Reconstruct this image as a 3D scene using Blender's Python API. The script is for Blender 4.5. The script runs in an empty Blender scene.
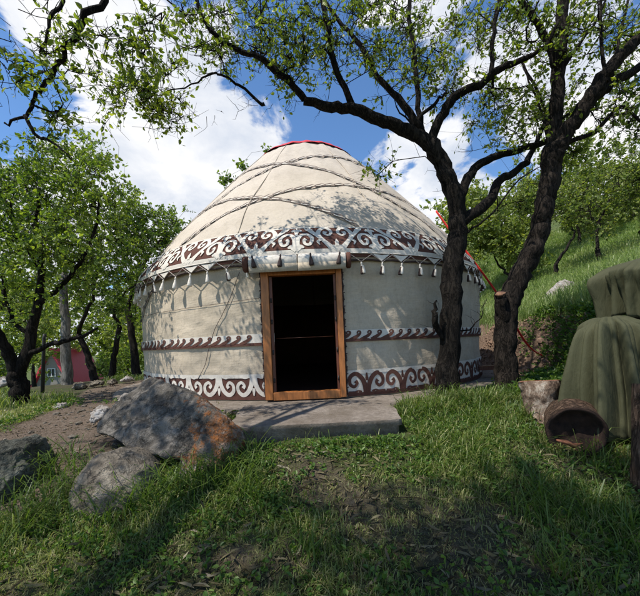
import bpy, bmesh, math, random
import numpy as np
from mathutils import Vector, noise as mnoise
rng = np.random.default_rng(7); random.seed(7)
SC = bpy.context.scene; COL = SC.collection
R_ = math.radians
# ------------------------------------------------------------------ camera numbers
F = 340.0; RHO = R_(2.5); PX, PY = 320.0, 342.0; CZ = 0.73
RV = np.array([math.cos(RHO), 0, -math.sin(RHO)]); UV = np.array([math.sin(RHO), 0, math.cos(RHO)])
def at(px, py, d):
    return np.array([0, 0, CZ]) + d*np.array([0, 1.0, 0]) + d*(px-PX)/F*RV + d*(PY-py)/F*UV
# ------------------------------------------------------------------ noise
def _h(i, j, s):
    n = (i*374761393 + j*668265263 + s*1442695041) & 0xffffffff
    n = ((n ^ (n >> 13))*1274126177) & 0xffffffff
    return ((n ^ (n >> 16)) & 0xffff)/65535.0
def vnoise(x, y, s=0):
    x = np.asarray(x, float); y = np.asarray(y, float)
    i = np.floor(x).astype(np.int64); j = np.floor(y).astype(np.int64)
    fx = x-i; fy = y-j; fx = fx*fx*(3-2*fx); fy = fy*fy*(3-2*fy)
    return ((_h(i, j, s)*(1-fx)+_h(i+1, j, s)*fx)*(1-fy)+(_h(i, j+1, s)*(1-fx)+_h(i+1, j+1, s)*fx)*fy)*2-1
def fbm(x, y, o=4, s=0):
    r = 0; a = 1.0
    for k in range(o):
        r = r+a*vnoise(np.asarray(x)*2**k+17.3*k, np.asarray(y)*2**k-9.1*k, s+k); a *= .5
    return r*.55
def sstep(a, b, x):
    t = np.clip((np.asarray(x, float)-a)/(b-a), 0, 1); return t*t*(3-2*t)
# ------------------------------------------------------------------ ground
YC = np.array([-0.165, 8.08]); RW = 3.58
BL = np.array([(5.6, -6), (4.7, 0), (4.2, 3), (3.85, 5.2), (3.72, 6.4), (4.15, 8.5), (4.1, 11), (2.4, 13.2), (-1, 14.4), (-4, 16)], float)
def bank_dist(x, y):
    x = np.asarray(x, float); y = np.asarray(y, float)
    best = np.full(x.shape, 1e9); sg = np.ones(x.shape)
    for a, b in zip(BL[:-1], BL[1:]):
        d = b-a; L = d@d
        t = np.clip(((x-a[0])*d[0]+(y-a[1])*d[1])/L, 0, 1)
        qx = a[0]+t*d[0]; qy = a[1]+t*d[1]
        r = np.hypot(x-qx, y-qy); cr = d[0]*(y-a[1])-d[1]*(x-a[0])
        m = r < best; best = np.where(m, r, best); sg = np.where(m, np.where(cr < 0, 1, -1), sg)
    return best*sg
def H(x, y, detail=True):
    x = np.asarray(x, float); y = np.asarray(y, float)
    z = np.interp(y, [-8, 0, 1.5, 2.3, 3.0, 3.6, 4.5, 6, 9, 400], [-1.2, -.95, -.67, -.42, -.185, -.12, -.075, -.06, -.06, -.06])
    drop = sstep(-2.0, -8, x+0.0*y)*sstep(8.5, 22, y)*2.3 + sstep(6.5, 12, -x)*.5
    z = z-drop
    s = bank_dist(x, y)+.12*fbm(x*1.7, y*1.7, 3, 5)
    fade = sstep(-5.5, 2.0, x+.0*y)*sstep(-3, 2, y)
    hill = 1.02*sstep(-.12, .42, s)*(.55+.45*sstep(2.5, 6, y)) + .40*np.clip(s-.3, 0, 24) + .10*np.clip(s-24, 0, 150)
    z = z+hill*fade
    if detail:
        near = sstep(30, 6, np.hypot(x, y-4))
        pad = sstep(RW-.3, RW+.6, np.hypot(x-YC[0], y-YC[1]))
        z = z+near*pad*(.028*fbm(x*1.3, y*1.3, 3, 1)+.012*fbm(x*6, y*6, 3, 2))
        bm_ = np.exp(-((s-.15)/.28)**2)*fade
        z = z+bm_*.12*fbm(x*4, y*4, 4, 9)
        far = 1-near
        z = z+far*.5*fbm(x*.05, y*.05, 3, 3)*sstep(25, 80, np.hypot(x, y))
    return z
def G(px, py, dmin=1.2, dmax=60):
    """point of the ground seen at a pixel"""
    lo = None
    for d in np.linspace(dmin, dmax, 1200):
        p = at(px, py, d)
        if p[2] <= float(H(p[0], p[1], False)): lo = p; break
    return lo if lo is not None else at(px, py, dmax)
# ------------------------------------------------------------------ mesh helpers
def obj(name, me, mat=None, parent=None):
    o = bpy.data.objects.new(name, me); COL.objects.link(o)
    if mat is not None:
        for m in (mat if isinstance(mat, (list, tuple)) else [mat]): me.materials.append(m)
    if parent is not None: o.parent = parent
    return o
def tag(o, label=None, cat=None, group=None, kind=None):
    if label: o['label'] = label
    if cat: o['category'] = cat
    if group: o['group'] = group
    if kind: o['kind'] = kind
    return o
def empty(name, label, cat, group=None, loc=(0, 0, 0)):
    o = bpy.data.objects.new(name, None); COL.objects.link(o); o.location = loc; o.empty_display_size = .2
    return tag(o, label, cat, group)
class MB:
    def __init__(s): s.v = []; s.f = []; s.m = []; s.n = 0; s.mi = 0; s.att = []
    def add(s, V, Fc, mi=None, att=None):
        V = np.asarray(V, float).reshape(-1, 3)
        s.v.append(V); s.f += [tuple(int(i)+s.n for i in q) for q in Fc]; s.m += [s.mi if mi is None else mi]*len(Fc); s.n += len(V)
    def box(s, c, size, rz=0, mi=None, rx=0):
        a, b, d = np.array(size)/2
        V = np.array([(x, y, z) for x in (-a, a) for y in (-b, b) for z in (-d, d)])
        c0, s0 = math.cos(rx), math.sin(rx); V = V@np.array([[1, 0, 0], [0, c0, s0], [0, -s0, c0]])
        c0, s0 = math.cos(rz), math.sin(rz); V = V@np.array([[c0, s0, 0], [-s0, c0, 0], [0, 0, 1]])
        s.add(V+np.array(c), [(0, 1, 3, 2), (4, 6, 7, 5), (0, 4, 5, 1), (2, 3, 7, 6), (0, 2, 6, 4), (1, 5, 7, 3)], mi)
    def tube(s, pts, rad, k=8, cap=True, mi=None, rough=0, flat=1):
        P = np.asarray(pts, float); n = len(P); rad = np.broadcast_to(rad, (n,)).astype(float)
        T = np.gradient(P, axis=0); T /= np.linalg.norm(T, axis=1)[:, None]+1e-9
        ref = np.array([0, 0, 1.0]) if abs(T[0, 2]) < .8 else np.array([1.0, 0, 0])
        N = np.cross(T[0], ref); N /= np.linalg.norm(N); an = np.arange(k)*2*math.pi/k; V = []
        for i in range(n):
            N = N-T[i]*(N@T[i]); N /= np.linalg.norm(N)+1e-9; B = np.cross(T[i], N)
            r = rad[i]*np.ones(k)
            if rough: r = r*(1+rough*vnoise(an*1.6+3, np.full(k, i*.9)+P[0, 0]*7, 3)+rough*.5*np.sin(an*3+P[0, 1]*3+i*.12))
            V.append(P[i]+np.outer(np.cos(an)*r, N)+np.outer(np.sin(an)*r*flat, B))
        V = np.concatenate(V); Fc = []
        for i in range(n-1):
            for j in range(k):
                a = i*k+j; b = i*k+(j+1) % k; Fc.append((a, b, b+k, a+k))
        if cap: Fc += [tuple(range(k))[::-1], tuple(range((n-1)*k, n*k))]
        s.add(V, Fc, mi)
    def lathe(s, prof, c, k=12, mi=None, axis='z', sc=(1, 1)):
        V = [];
        for r, z in prof:
            for j in range(k):
                a = 2*math.pi*j/k; V.append((r*math.cos(a)*sc[0], r*math.sin(a)*sc[1], z))
        V = np.array(V)
        if axis == 'x': V = V[:, [2, 0, 1]]
        if axis == 'y': V = V[:, [0, 2, 1]]
        Fc = [(i*k+j, i*k+(j+1) % k, (i+1)*k+(j+1) % k, (i+1)*k+j) for i in range(len(prof)-1) for j in range(k)]
        s.add(V+np.array(c), Fc, mi)
    def grid(s, fn, us, vs, mi=None):
        V = np.array([fn(u, v) for v in vs for u in us]); nu = len(us)
        s.add(V, [(j*nu+i, j*nu+i+1, (j+1)*nu+i+1, (j+1)*nu+i) for j in range(len(vs)-1) for i in range(nu-1)], mi)
    def build(s, name, mat, parent=None, smooth=True):
        me = bpy.data.meshes.new(name); V = np.concatenate(s.v)
        L = np.array([len(q) for q in s.f], np.int32); idx = np.array([i for q in s.f for i in q], np.int32)
        me.vertices.add(len(V)); me.vertices.foreach_set('co', V.astype(np.float32).ravel())
        me.loops.add(len(idx)); me.loops.foreach_set('vertex_index', idx)
        me.polygons.add(len(L)); st = np.r_[0, np.cumsum(L)[:-1]].astype(np.int32)
        me.polygons.foreach_set('loop_start', st); me.polygons.foreach_set('loop_total', L)
        me.polygons.foreach_set('material_index', np.array(s.m, np.int32))
        me.polygons.foreach_set('use_smooth', np.full(len(L), smooth)); me.update(calc_edges=True); me.validate()
        return obj(name, me, mat, parent)
def fast_mesh(name, V, quads, tris, mat, parent=None, att=None, smooth=True):
    """V (n,3); quads (m,4); tris (k,3); att per vertex float"""
    me = bpy.data.meshes.new(name)
    nq = len(quads); nt = len(tris)
    idx = np.concatenate([np.asarray(quads, np.int32).ravel(), np.asarray(tris, np.int32).ravel()]).astype(np.int32)
    L = np.concatenate([np.full(nq, 4), np.full(nt, 3)]).astype(np.int32)
    me.vertices.add(len(V)); me.vertices.foreach_set('co', np.asarray(V, np.float32).ravel())
    me.loops.add(len(idx)); me.loops.foreach_set('vertex_index', idx)
    me.polygons.add(len(L)); me.polygons.foreach_set('loop_start', np.r_[0, np.cumsum(L)[:-1]].astype(np.int32))
    me.polygons.foreach_set('loop_total', L); me.polygons.foreach_set('use_smooth', np.full(len(L), smooth))
    if att is not None:
        for nm, arr in att.items():
            a = me.attributes.new(nm, 'FLOAT', 'POINT'); a.data.foreach_set('value', np.asarray(arr, np.float32))
    me.update(calc_edges=True)
    return obj(name, me, mat, parent)
def catmull(P, n=6):
    P = np.asarray(P, float); Q = np.vstack([2*P[0]-P[1], P, 2*P[-1]-P[-2]]); out = []
    for i in range(1, len(Q)-2):
        for t in np.linspace(0, 1, n, endpoint=False):
            out.append(.5*((2*Q[i])+(-Q[i-1]+Q[i+1])*t+(2*Q[i-1]-5*Q[i]+4*Q[i+1]-Q[i+2])*t*t+(-Q[i-1]+3*Q[i]-3*Q[i+1]+Q[i+2])*t**3))
    out.append(Q[-2]); return np.array(out)
# ------------------------------------------------------------------ materials
class NT:
    def __init__(s, name):
        s.m = bpy.data.materials.new(name); s.m.use_nodes = True; s.t = s.m.node_tree; s.t.nodes.clear()
        s.out = s.n('ShaderNodeOutputMaterial')
    def n(s, ty, **k):
        o = s.t.nodes.new(ty)
        for a, b in k.items():
            if hasattr(o, a): setattr(o, a, b)
        return o
    def l(s, a, b): s.t.links.new(a, b)
    def noise(s, scale, detail=5, vec=None, rough=.6, dist=0):
        o = s.n('ShaderNodeTexNoise'); o.inputs['Scale'].default_value = scale; o.inputs['Detail'].default_value = detail
        o.inputs['Roughness'].default_value = rough; o.inputs['Distortion'].default_value = dist
        if vec is not None: s.l(vec, o.inputs['Vector'])
        return o.outputs['Fac']
    def coord(s, scale=(1, 1, 1), kind='Object'):
        c = s.n('ShaderNodeTexCoord'); m = s.n('ShaderNodeMapping'); m.inputs['Scale'].default_value = scale
        s.l(c.outputs[kind], m.inputs['Vector']); return m.outputs[0]
    def ramp(s, fac, stops):
        r = s.n('ShaderNodeValToRGB'); e = r.color_ramp.elements
        while len(e) < len(stops): e.new(.5)
        for q, (p, c) in zip(e, stops): q.position = p; q.color = (*c, 1) if len(c) == 3 else c
        s.l(fac, r.inputs[0]); return r.outputs[0]
    def mix(s, fac, a, b, mode='MIX'):
        m = s.n('ShaderNodeMix', data_type='RGBA', blend_type=mode)
        for i, v in ((0, fac), (6, a), (7, b)):
            if hasattr(v, 'links') or hasattr(v, 'is_output'): s.l(v, m.inputs[i])
            elif i == 0: m.inputs[0].default_value = v
            else: m.inputs[i].default_value = (*v, 1)
        return m.outputs[2]
    def math(s, op, a, b=0.0):
        m = s.n('ShaderNodeMath', operation=op)
        for i, v in ((0, a), (1, b)):
            if hasattr(v, 'is_output'): s.l(v, m.inputs[i])
            else: m.inputs[i].default_value = v
        return m.outputs[0]
    def attr(s, name):
        a = s.n('ShaderNodeAttribute', attribute_name=name); return a.outputs['Fac']
    def bump(s, h, strength=.5, dist=.02, nrm=None):
        b = s.n('ShaderNodeBump'); b.inputs['Strength'].default_value = strength; b.inputs['Distance'].default_value = dist
        s.l(h, b.inputs['Height'])
        if nrm is not None: s.l(nrm, b.inputs['Normal'])
        return b.outputs[0]
    def pbr(s, col, rough=.8, nrm=None, spec=.3, trans=None, tfac=.4):
        p = s.n('ShaderNodeBsdfPrincipled')
        if hasattr(col, 'is_output'): s.l(col, p.inputs['Base Color'])
        else: p.inputs['Base Color'].default_value = (*col, 1)
        if hasattr(rough, 'is_output'): s.l(rough, p.inputs['Roughness'])
        else: p.inputs['Roughness'].default_value = rough
        p.inputs['Specular IOR Level'].default_value = spec
        if nrm is not None: s.l(nrm, p.inputs['Normal'])
        sh = p.outputs[0]
        if trans is not None:
            t = s.n('ShaderNodeBsdfTranslucent'); s.l(trans, t.inputs[0]) if hasattr(trans, 'is_output') else None
            x = s.n('ShaderNodeMixShader'); x.inputs[0].default_value = tfac; s.l(sh, x.inputs[1]); s.l(t.outputs[0], x.inputs[2]); sh = x.outputs[0]
        s.l(sh, s.out.inputs[0]); return s.m
def leaf_mat(name, dark, mid, light, tr=(1.35, 1.5, .5)):
    t = NT(name); a = t.attr('v'); c = t.ramp(a, [(0, dark), (.5, mid), (1, light)])
    tc = t.mix(1.0, c, tr, 'MULTIPLY')
    return t.pbr(c, .45, None, .35, tc, .45)
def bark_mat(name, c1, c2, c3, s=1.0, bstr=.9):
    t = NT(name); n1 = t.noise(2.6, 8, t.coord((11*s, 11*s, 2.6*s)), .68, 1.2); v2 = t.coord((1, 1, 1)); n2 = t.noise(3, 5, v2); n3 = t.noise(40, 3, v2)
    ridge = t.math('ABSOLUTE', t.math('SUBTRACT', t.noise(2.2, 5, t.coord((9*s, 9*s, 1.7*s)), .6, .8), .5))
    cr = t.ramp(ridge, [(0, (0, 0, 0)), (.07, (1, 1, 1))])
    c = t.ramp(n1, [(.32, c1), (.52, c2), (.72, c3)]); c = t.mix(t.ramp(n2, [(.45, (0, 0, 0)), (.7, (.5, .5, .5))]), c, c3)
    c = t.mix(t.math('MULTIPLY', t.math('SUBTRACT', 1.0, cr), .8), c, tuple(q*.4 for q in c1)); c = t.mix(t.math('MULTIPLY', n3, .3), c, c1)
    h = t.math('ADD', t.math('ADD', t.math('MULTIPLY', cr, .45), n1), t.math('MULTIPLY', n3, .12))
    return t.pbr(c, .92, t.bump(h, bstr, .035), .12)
def felt_mat(name, col, dirt, weave=1.0, vert=False):
    t = NT(name); v = t.coord((1, 1, 1)); big = t.noise(1.3, 5, v, .65); fine = t.noise(60, 3, v)
    hz = t.noise(14, 4, t.coord((.5, .5, 4)), .6, .4); wr = t.noise(2.4, 3, t.coord((1.1, 1.1, 1.7)), .5, .4)
    wv = t.n('ShaderNodeTexWave', wave_type='BANDS', bands_direction='Z'); wv.inputs['Scale'].default_value = 22; wv.inputs['Distortion'].default_value = 2.5
    wv.inputs['Detail'].default_value = 3; wv.inputs['Detail Scale'].default_value = 3; t.l(v, wv.inputs['Vector'])
    c = t.mix(t.ramp(big, [(.35, (0, 0, 0)), (.75, (1, 1, 1))]), col, dirt)
    c = t.mix(t.math('MULTIPLY', t.math('SUBTRACT', hz, .35), .6), c, tuple(q*.72 for q in dirt))
    stk = t.noise(5, 5, t.coord((2.2, 2.2, .25)), .7, .3); c = t.mix(t.ramp(stk, [(.52, (0, 0, 0)), (.72, (.45, .45, .45))]), c, tuple(q*.75 for q in dirt))
    grd = t.noise(26, 4, t.coord((1, 1, 1)), .8); c = t.mix(t.ramp(grd, [(.45, (0, 0, 0)), (.7, (.35, .35, .35))]), c, tuple(q*.7 for q in dirt))
    c = t.mix(t.math('MULTIPLY', t.math('SUBTRACT', fine, .4), .35), c, (.95*col[0], .93*col[1], .9*col[2]))
    w2 = t.noise(30, 3, t.coord((2.2, 2.2, .35)), .6); h = t.math('ADD', t.math('ADD', t.math('MULTIPLY', wv.outputs[1], .10*weave), t.math('MULTIPLY', w2, .55*weave)), t.math('ADD', t.math('MULTIPLY', fine, .22), t.math('MULTIPLY', hz, .18*weave)))
    nn = t.bump(h, .5, .012); nn = t.bump(wr, .28*weave, .07, nn)
    return t.pbr(c, .95, nn, .1)
def simple(name, col, var=.25, scale=8, rough=.8, bump=.3, bd=.01, spec=.3, stretch=(1, 1, 1)):
    t = NT(name); v = t.coord(stretch); n = t.noise(scale, 5, v, .65)
    c = t.ramp(n, [(.3, tuple(q*(1-var) for q in col)), (.7, tuple(min(1, q*(1+var)) for q in col))])
    return t.pbr(c, rough, t.bump(n, bump, bd), spec)

M = {}
M['cream'] = felt_mat('cream_felt', (.54, .455, .345), (.39, .325, .24), 1.2)
M['roof'] = felt_mat('roof_felt', (.56, .49, .405), (.44, .38, .305), .6)
M['applique'] = felt_mat('cream_applique', (.66, .61, .53), (.56, .51, .44), .3)
M['brown'] = felt_mat('brown_felt', (.125, .06, .045), (.09, .042, .033), .3)
M['darkcord'] = simple('dark_cord', (.06, .04, .035), .4, 30)
M['greycord'] = simple('grey_cord', (.30, .26, .23), .4, 60)
M['tassel_white'] = simple('white_wool', (.68, .62, .54), .2, 60)
M['tassel_dark'] = simple('dark_wool', (.05, .032, .028), .3, 60)
M['red'] = simple('red_fabric', (.50, .035, .045), .3, 20, .7)
M['strap'] = simple('red_strap', (.62, .03, .025), .15, 20, .5)
M['wood'] = simple('varnished_wood', (.36, .13, .035), .35, 5, .45, .25, .004, .4, (8, 8, 1))
M['wood_dark'] = simple('dark_wood', (.12, .04, .02), .35, 6, .5, .25, .004, .4, (8, 8, 1))
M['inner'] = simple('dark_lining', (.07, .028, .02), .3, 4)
M['stone'] = (lambda t: t.pbr(t.mix(t.ramp(t.noise(2.2, 7, t.coord(), .7), [(.35, (0, 0, 0)), (.65, (.85, .85, .85))]), t.ramp(t.noise(22, 6, t.coord(), .75), [(.3, (.15, .125, .10)), (.5, (.25, .21, .175)), (.75, (.36, .31, .26))]), (.12, .095, .07)), .93, t.bump(t.noise(14, 8, t.coord(), .75), .9, .03), .15))(NT('worn_shaded_concrete'))  # worn concrete; broad dark blotches put mottled shade into the colour
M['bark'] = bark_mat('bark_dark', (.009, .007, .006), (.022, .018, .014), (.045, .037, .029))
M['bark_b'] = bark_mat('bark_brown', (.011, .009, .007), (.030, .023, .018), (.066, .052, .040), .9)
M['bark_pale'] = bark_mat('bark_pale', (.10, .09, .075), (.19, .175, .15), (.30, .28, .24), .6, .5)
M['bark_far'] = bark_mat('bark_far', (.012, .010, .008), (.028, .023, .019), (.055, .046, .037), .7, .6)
M['cutwood'] = simple('cut_wood', (.19, .075, .04), .5, 14, .9, .7)
M['leaf_near'] = leaf_mat('leaf_apricot', (.06, .10, .018), (.135, .185, .034), (.25, .29, .06), (1.9, 1.9, .55))
M['leaf_left'] = leaf_mat('leaf_green', (.05, .095, .018), (.12, .18, .034), (.23, .28, .055), (1.8, 1.85, .55))
M['leaf_back'] = leaf_mat('leaf_yellowgreen', (.085, .125, .024), (.175, .225, .05), (.29, .31, .09), (1.6, 1.65, .6))
M['grass'] = leaf_mat('grass_blades', (.045, .09, .016), (.135, .195, .036), (.37, .35, .16), (1.2, 1.3, .6))
M['grass_hill'] = leaf_mat('hill_grass', (.12, .19, .045), (.25, .33, .11), (.42, .43, .22), (1.1, 1.2, .7))
M['weed'] = leaf_mat('weed_leaves', (.045, .095, .018), (.09, .165, .032), (.17, .24, .05))
M['litter'] = leaf_mat('dry_litter', (.04, .03, .016), (.11, .088, .048), (.27, .23, .12), (.8, .7, .5))
M['redroof'] = simple('red_sheet_roof', (.62, .05, .07), .15, 3, .5, .3, .02, .4, (1, 14, 1))
M['grey_board'] = simple('grey_boards', (.30, .27, .23), .15, 3, .8, .6, .02, .2, (.5, .5, 14))
M['glass'] = simple('window_glass', (.03, .04, .05), .1, 2, .1, 0, .001, .6)
M['white'] = simple('white_paint', (.7, .7, .68), .1, 5)
M['steel'] = simple('dark_steel', (.03, .028, .026), .4, 8, .6)
def rock_mat(name, base, pale, dark, lichen=None, lx=None, thr=.5):
    t = NT(name); v = t.coord(kind='Object'); n1 = t.noise(3.2, 8, v, .7, .3); n2 = t.noise(14, 6, v, .7); n3 = t.noise(45, 4, v)
    c = t.ramp(n1, [(.3, dark), (.5, base), (.72, pale)])
    c = t.mix(t.ramp(n2, [(.45, (0, 0, 0)), (.7, (.7, .7, .7))]), c, pale); c = t.mix(t.ramp(n3, [(.5, (0, 0, 0)), (.75, (.6, .6, .6))]), c, dark)
    if lichen:
        mask = t.noise(3.4, 9, t.coord(kind='Object'), .72, .5)
        if lx is not None:
            sp = t.n('ShaderNodeSeparateXYZ'); t.l(v, sp.inputs[0])
            g = t.math('MULTIPLY', t.math('SUBTRACT', sp.outputs[0], lx), .42); mask = t.math('ADD', t.math('ADD', mask, g), t.math('MULTIPLY', t.math('SUBTRACT', n2, .5), .45))
        mk = t.ramp(mask, [(thr, (0, 0, 0)), (thr+.07, (1, 1, 1))])
        lc = t.ramp(n2, [(.3, tuple(q*.5 for q in lichen)), (.7, lichen)])
        c = t.mix(t.math('MULTIPLY', mk, t.ramp(n3, [(.35, (.35, .35, .35)), (.6, (.95, .95, .95))])), c, lc)
    ck = t.math('ABSOLUTE', t.math('SUBTRACT', t.noise(1.5, 8, v, .65, .2), .5)); ckr = t.ramp(ck, [(0, (0, 0, 0)), (.010, (1, 1, 1))]); c = t.mix(t.math('MULTIPLY', t.math('SUBTRACT', 1.0, ckr), .3), c, tuple(q*.4 for q in dark)); c = t.mix(t.ramp(t.noise(5, 8, v, .75), [(.52, (0, 0, 0)), (.6, (.6, .6, .6))]), c, tuple(min(.5, q*1.35) for q in pale))
    h = t.math('ADD', t.math('ADD', n1, t.math('MULTIPLY', ckr, .18)), t.math('ADD', t.math('MULTIPLY', n2, .6), t.math('MULTIPLY', n3, .3)))
    return t.pbr(c, .92, t.bump(h, 1.0, .06), .2)
M['rock'] = rock_mat('grey_rock', (.095, .083, .068), (.23, .205, .175), (.035, .031, .026), (.30, .11, .03), -1.25, .545)
M['rock2'] = rock_mat('brown_rock', (.15, .125, .095), (.27, .235, .185), (.055, .047, .035), (.32, .17, .07), None, .60)
M['rock3'] = rock_mat('dark_rock', (.065, .065, .05), (.13, .13, .105), (.03, .03, .022))
M['rock4'] = rock_mat('pale_rock', (.34, .30, .26), (.52, .48, .43), (.17, .14, .12))
def canvas():
    t = NT('olive_canvas'); v = t.coord(); n = t.noise(3, 5, v); f = t.noise(120, 2, v); s_ = t.noise(1.2, 4, t.coord((1, 1, .4)))
    c = t.ramp(n, [(.3, (.040, .042, .020)), (.7, (.054, .056, .027))]); c = t.mix(t.math('MULTIPLY', s_, .35), c, (.080, .076, .040))
    h = t.math('ADD', t.noise(5, 4, t.coord((2, 2, .5)), .6, 1.0), t.math('MULTIPLY', t.math('ABSOLUTE', t.math('SUBTRACT', t.noise(2.6, 5, t.coord((1.6, 1.6, .8)), .55, .6), .5)), -1.6))
    nn = t.bump(f, .25, .004); nn = t.bump(h, .32, .04, nn)
    return t.pbr(c, .8, nn, .25)
M['canvas'] = canvas()
def ground_mat():
    t = NT('ground'); v = t.coord(kind='Object'); n1 = t.noise(2.2, 8, v, .7); n2 = t.noise(18, 6, v, .7); n3 = t.noise(70, 3, v); n0 = t.noise(.35, 4, v)
    soil = t.ramp(n2, [(.25, (.05, .038, .026)), (.5, (.10, .08, .055)), (.75, (.17, .14, .10))])
    soil = t.mix(t.ramp(n1, [(.35, (0, 0, 0)), (.65, (.8, .8, .8))]), soil, (.055, .066, .024))
    path = t.ramp(n2, [(.25, (.10, .072, .052)), (.5, (.185, .138, .103)), (.8, (.29, .225, .175))])
    earth = t.ramp(n2, [(.25, (.10, .062, .042)), (.5, (.225, .15, .105)), (.8, (.36, .26, .19))])
    green = t.ramp(n2, [(.3, (.035, .055, .015)), (.6, (.075, .10, .03)), (.85, (.17, .15, .07))])
    farg = t.ramp(n1, [(.3, (.05, .09, .02)), (.7, (.13, .17, .05))])
    mg = t.ramp(t.math('ADD', t.attr('green'), t.math('MULTIPLY', t.math('SUBTRACT', n1, .5), 1.2)), [(.35, (0, 0, 0)), (.65, (1, 1, 1))])
    c = t.mix(mg, soil, green)
    c = t.mix(t.attr('hillg'), c, farg)
    c = t.mix(t.ramp(t.math('ADD', t.attr('path'), t.math('MULTIPLY', t.math('SUBTRACT', n1, .5), .6)), [(.4, (0, 0, 0)), (.6, (1, 1, 1))]), c, path)
    c = t.mix(t.ramp(t.math('ADD', t.attr('earth'), t.math('MULTIPLY', t.math('SUBTRACT', n1, .5), .8)), [(.4, (0, 0, 0)), (.6, (1, 1, 1))]), c, earth)
    c = t.mix(t.ramp(n3, [(.4, (.55, .55, .55)), (.62, (0, 0, 0))]), c, (.035, .028, .018)); c = t.mix(t.ramp(t.noise(120, 4, v, .7), [(.58, (0, 0, 0)), (.72, (.6, .6, .6))]), c, (.30, .25, .18))
    h = t.math('ADD', t.math('MULTIPLY', n2, .8), t.math('ADD', t.math('MULTIPLY', n3, .5), t.math('MULTIPLY', t.noise(160, 3, v), .2)))
    return t.pbr(c, .95, t.bump(h, 1.0, .035), .1)
M['ground'] = ground_mat()
# ------------------------------------------------------------------ ground sheet
GP = {}
def gp(px, py):
    if (px, py) not in GP: GP[(px, py)] = G(px, py)[:2]
    return GP[(px, py)]
def blob(x, y, px, py, rx, ry, w=1.0, rot=0):
    c = gp(px, py); dx = x-c[0]; dy = y-c[1]
    a, b = dx*math.cos(rot)+dy*math.sin(rot), -dx*math.sin(rot)+dy*math.cos(rot)
    return w*np.exp(-((a/rx)**2+(b/ry)**2))
PATH = catmull([gp(20, 462), gp(60, 440), gp(100, 415), gp(130, 395), gp(140, 385)], 4)
def path_mask(x, y):
    d = np.full(np.shape(x), 1e9)
    for a, b in zip(PATH[:-1], PATH[1:]):
        e = b-a; t = np.clip(((x-a[0])*e[0]+(y-a[1])*e[1])/(e@e+1e-9), 0, 1)
        d = np.minimum(d, np.hypot(x-a[0]-t*e[0], y-a[1]-t*e[1]))
    w = .85+.35*fbm(x*1.1, y*1.1, 2, 21)
    m = sstep(w+.25, w-.25, d)
    rr = np.hypot(x-YC[0], y-YC[1]); m = np.maximum(m, sstep(RW+1.3, RW+.7, rr)*sstep(-1.6, -2.1, x))
    m = np.maximum(m, sstep(RW+.9, RW+.6, rr)*(y > 5.5)*(x > 0)*.9)
    m = np.maximum(m, sstep(RW+.3, RW, rr))
    return m
def earth_mask(x, y):
    s = bank_dist(x, y)
    return np.exp(-((s-.12)/.34)**2)*sstep(4.2, 5.4, y)
def green_mask(x, y):
    g = .52+.34*fbm(x*1.1, y*1.1, 4, 31)+.16*vnoise(x*5, y*5, 33)
    for a in ((450, 425, 1.0, .6, .75), (400, 440, .8, .35, .5), (300, 440, .9, .18, .5), (60, 500, .6, .35, .7), (15, 540, .4, .3, .4), (230, 490, .35, .4, .6),
              (250, 520, .35, .25, .35), (600, 520, .5, .3, .35), (520, 420, .5, .5, .5), (120, 560, .5, .2, .2), (60, 400, .8, .5, .6), (500, 480, .5, .2, .1)):
        g = g+blob(x, y, a[0], a[1], a[2], a[3], a[4])
    for a in ((350, 500, .4, .2, -.28), (300, 580, .4, .2, -.22), (420, 545, .4, .2, -.28), (440, 585, .4, .15, -.2), (225, 560, .3, .15, -.25), (180, 520, .25, .2, -.15), (470, 510, .35, .2, -.3), (560, 560, .35, .2, -.2), (60, 575, .3, .12, -.3)):
        g = g+blob(x, y, a[0], a[1], a[2], a[3], a[4])
    g = g*(1-path_mask(x, y))*(1-.8*earth_mask(x, y))
    return np.clip(g, 0, 1)
tx = np.linspace(-5.3, 5.3, 620); gx = 3.0*np.sinh(tx); gy = 3.5+2.4*np.sinh(np.linspace(-2.9, 5.75, 520))
X, Y = np.meshgrid(gx, gy); Z = H(X, Y)
nx, ny = len(gx), len(gy); I = np.arange(nx*ny).reshape(ny, nx)
Q = np.stack([I[:-1, :-1], I[:-1, 1:], I[1:, 1:], I[1:, :-1]], -1).reshape(-1, 4)
bd = bank_dist(X, Y)
hillg = np.clip(sstep(.5, .9, bd)*sstep(3.5, 4.5, Y)+sstep(12, 18, np.hypot(X, Y)), 0, 1)
g = fast_mesh('ground', np.stack([X, Y, Z], -1).reshape(-1, 3), Q, np.zeros((0, 3), int), M['ground'], None,
              {'green': green_mask(X, Y).ravel(), 'path': path_mask(X, Y).ravel(), 'earth': earth_mask(X, Y).ravel(), 'hillg': hillg.ravel()})
tag(g, kind='structure')
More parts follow.
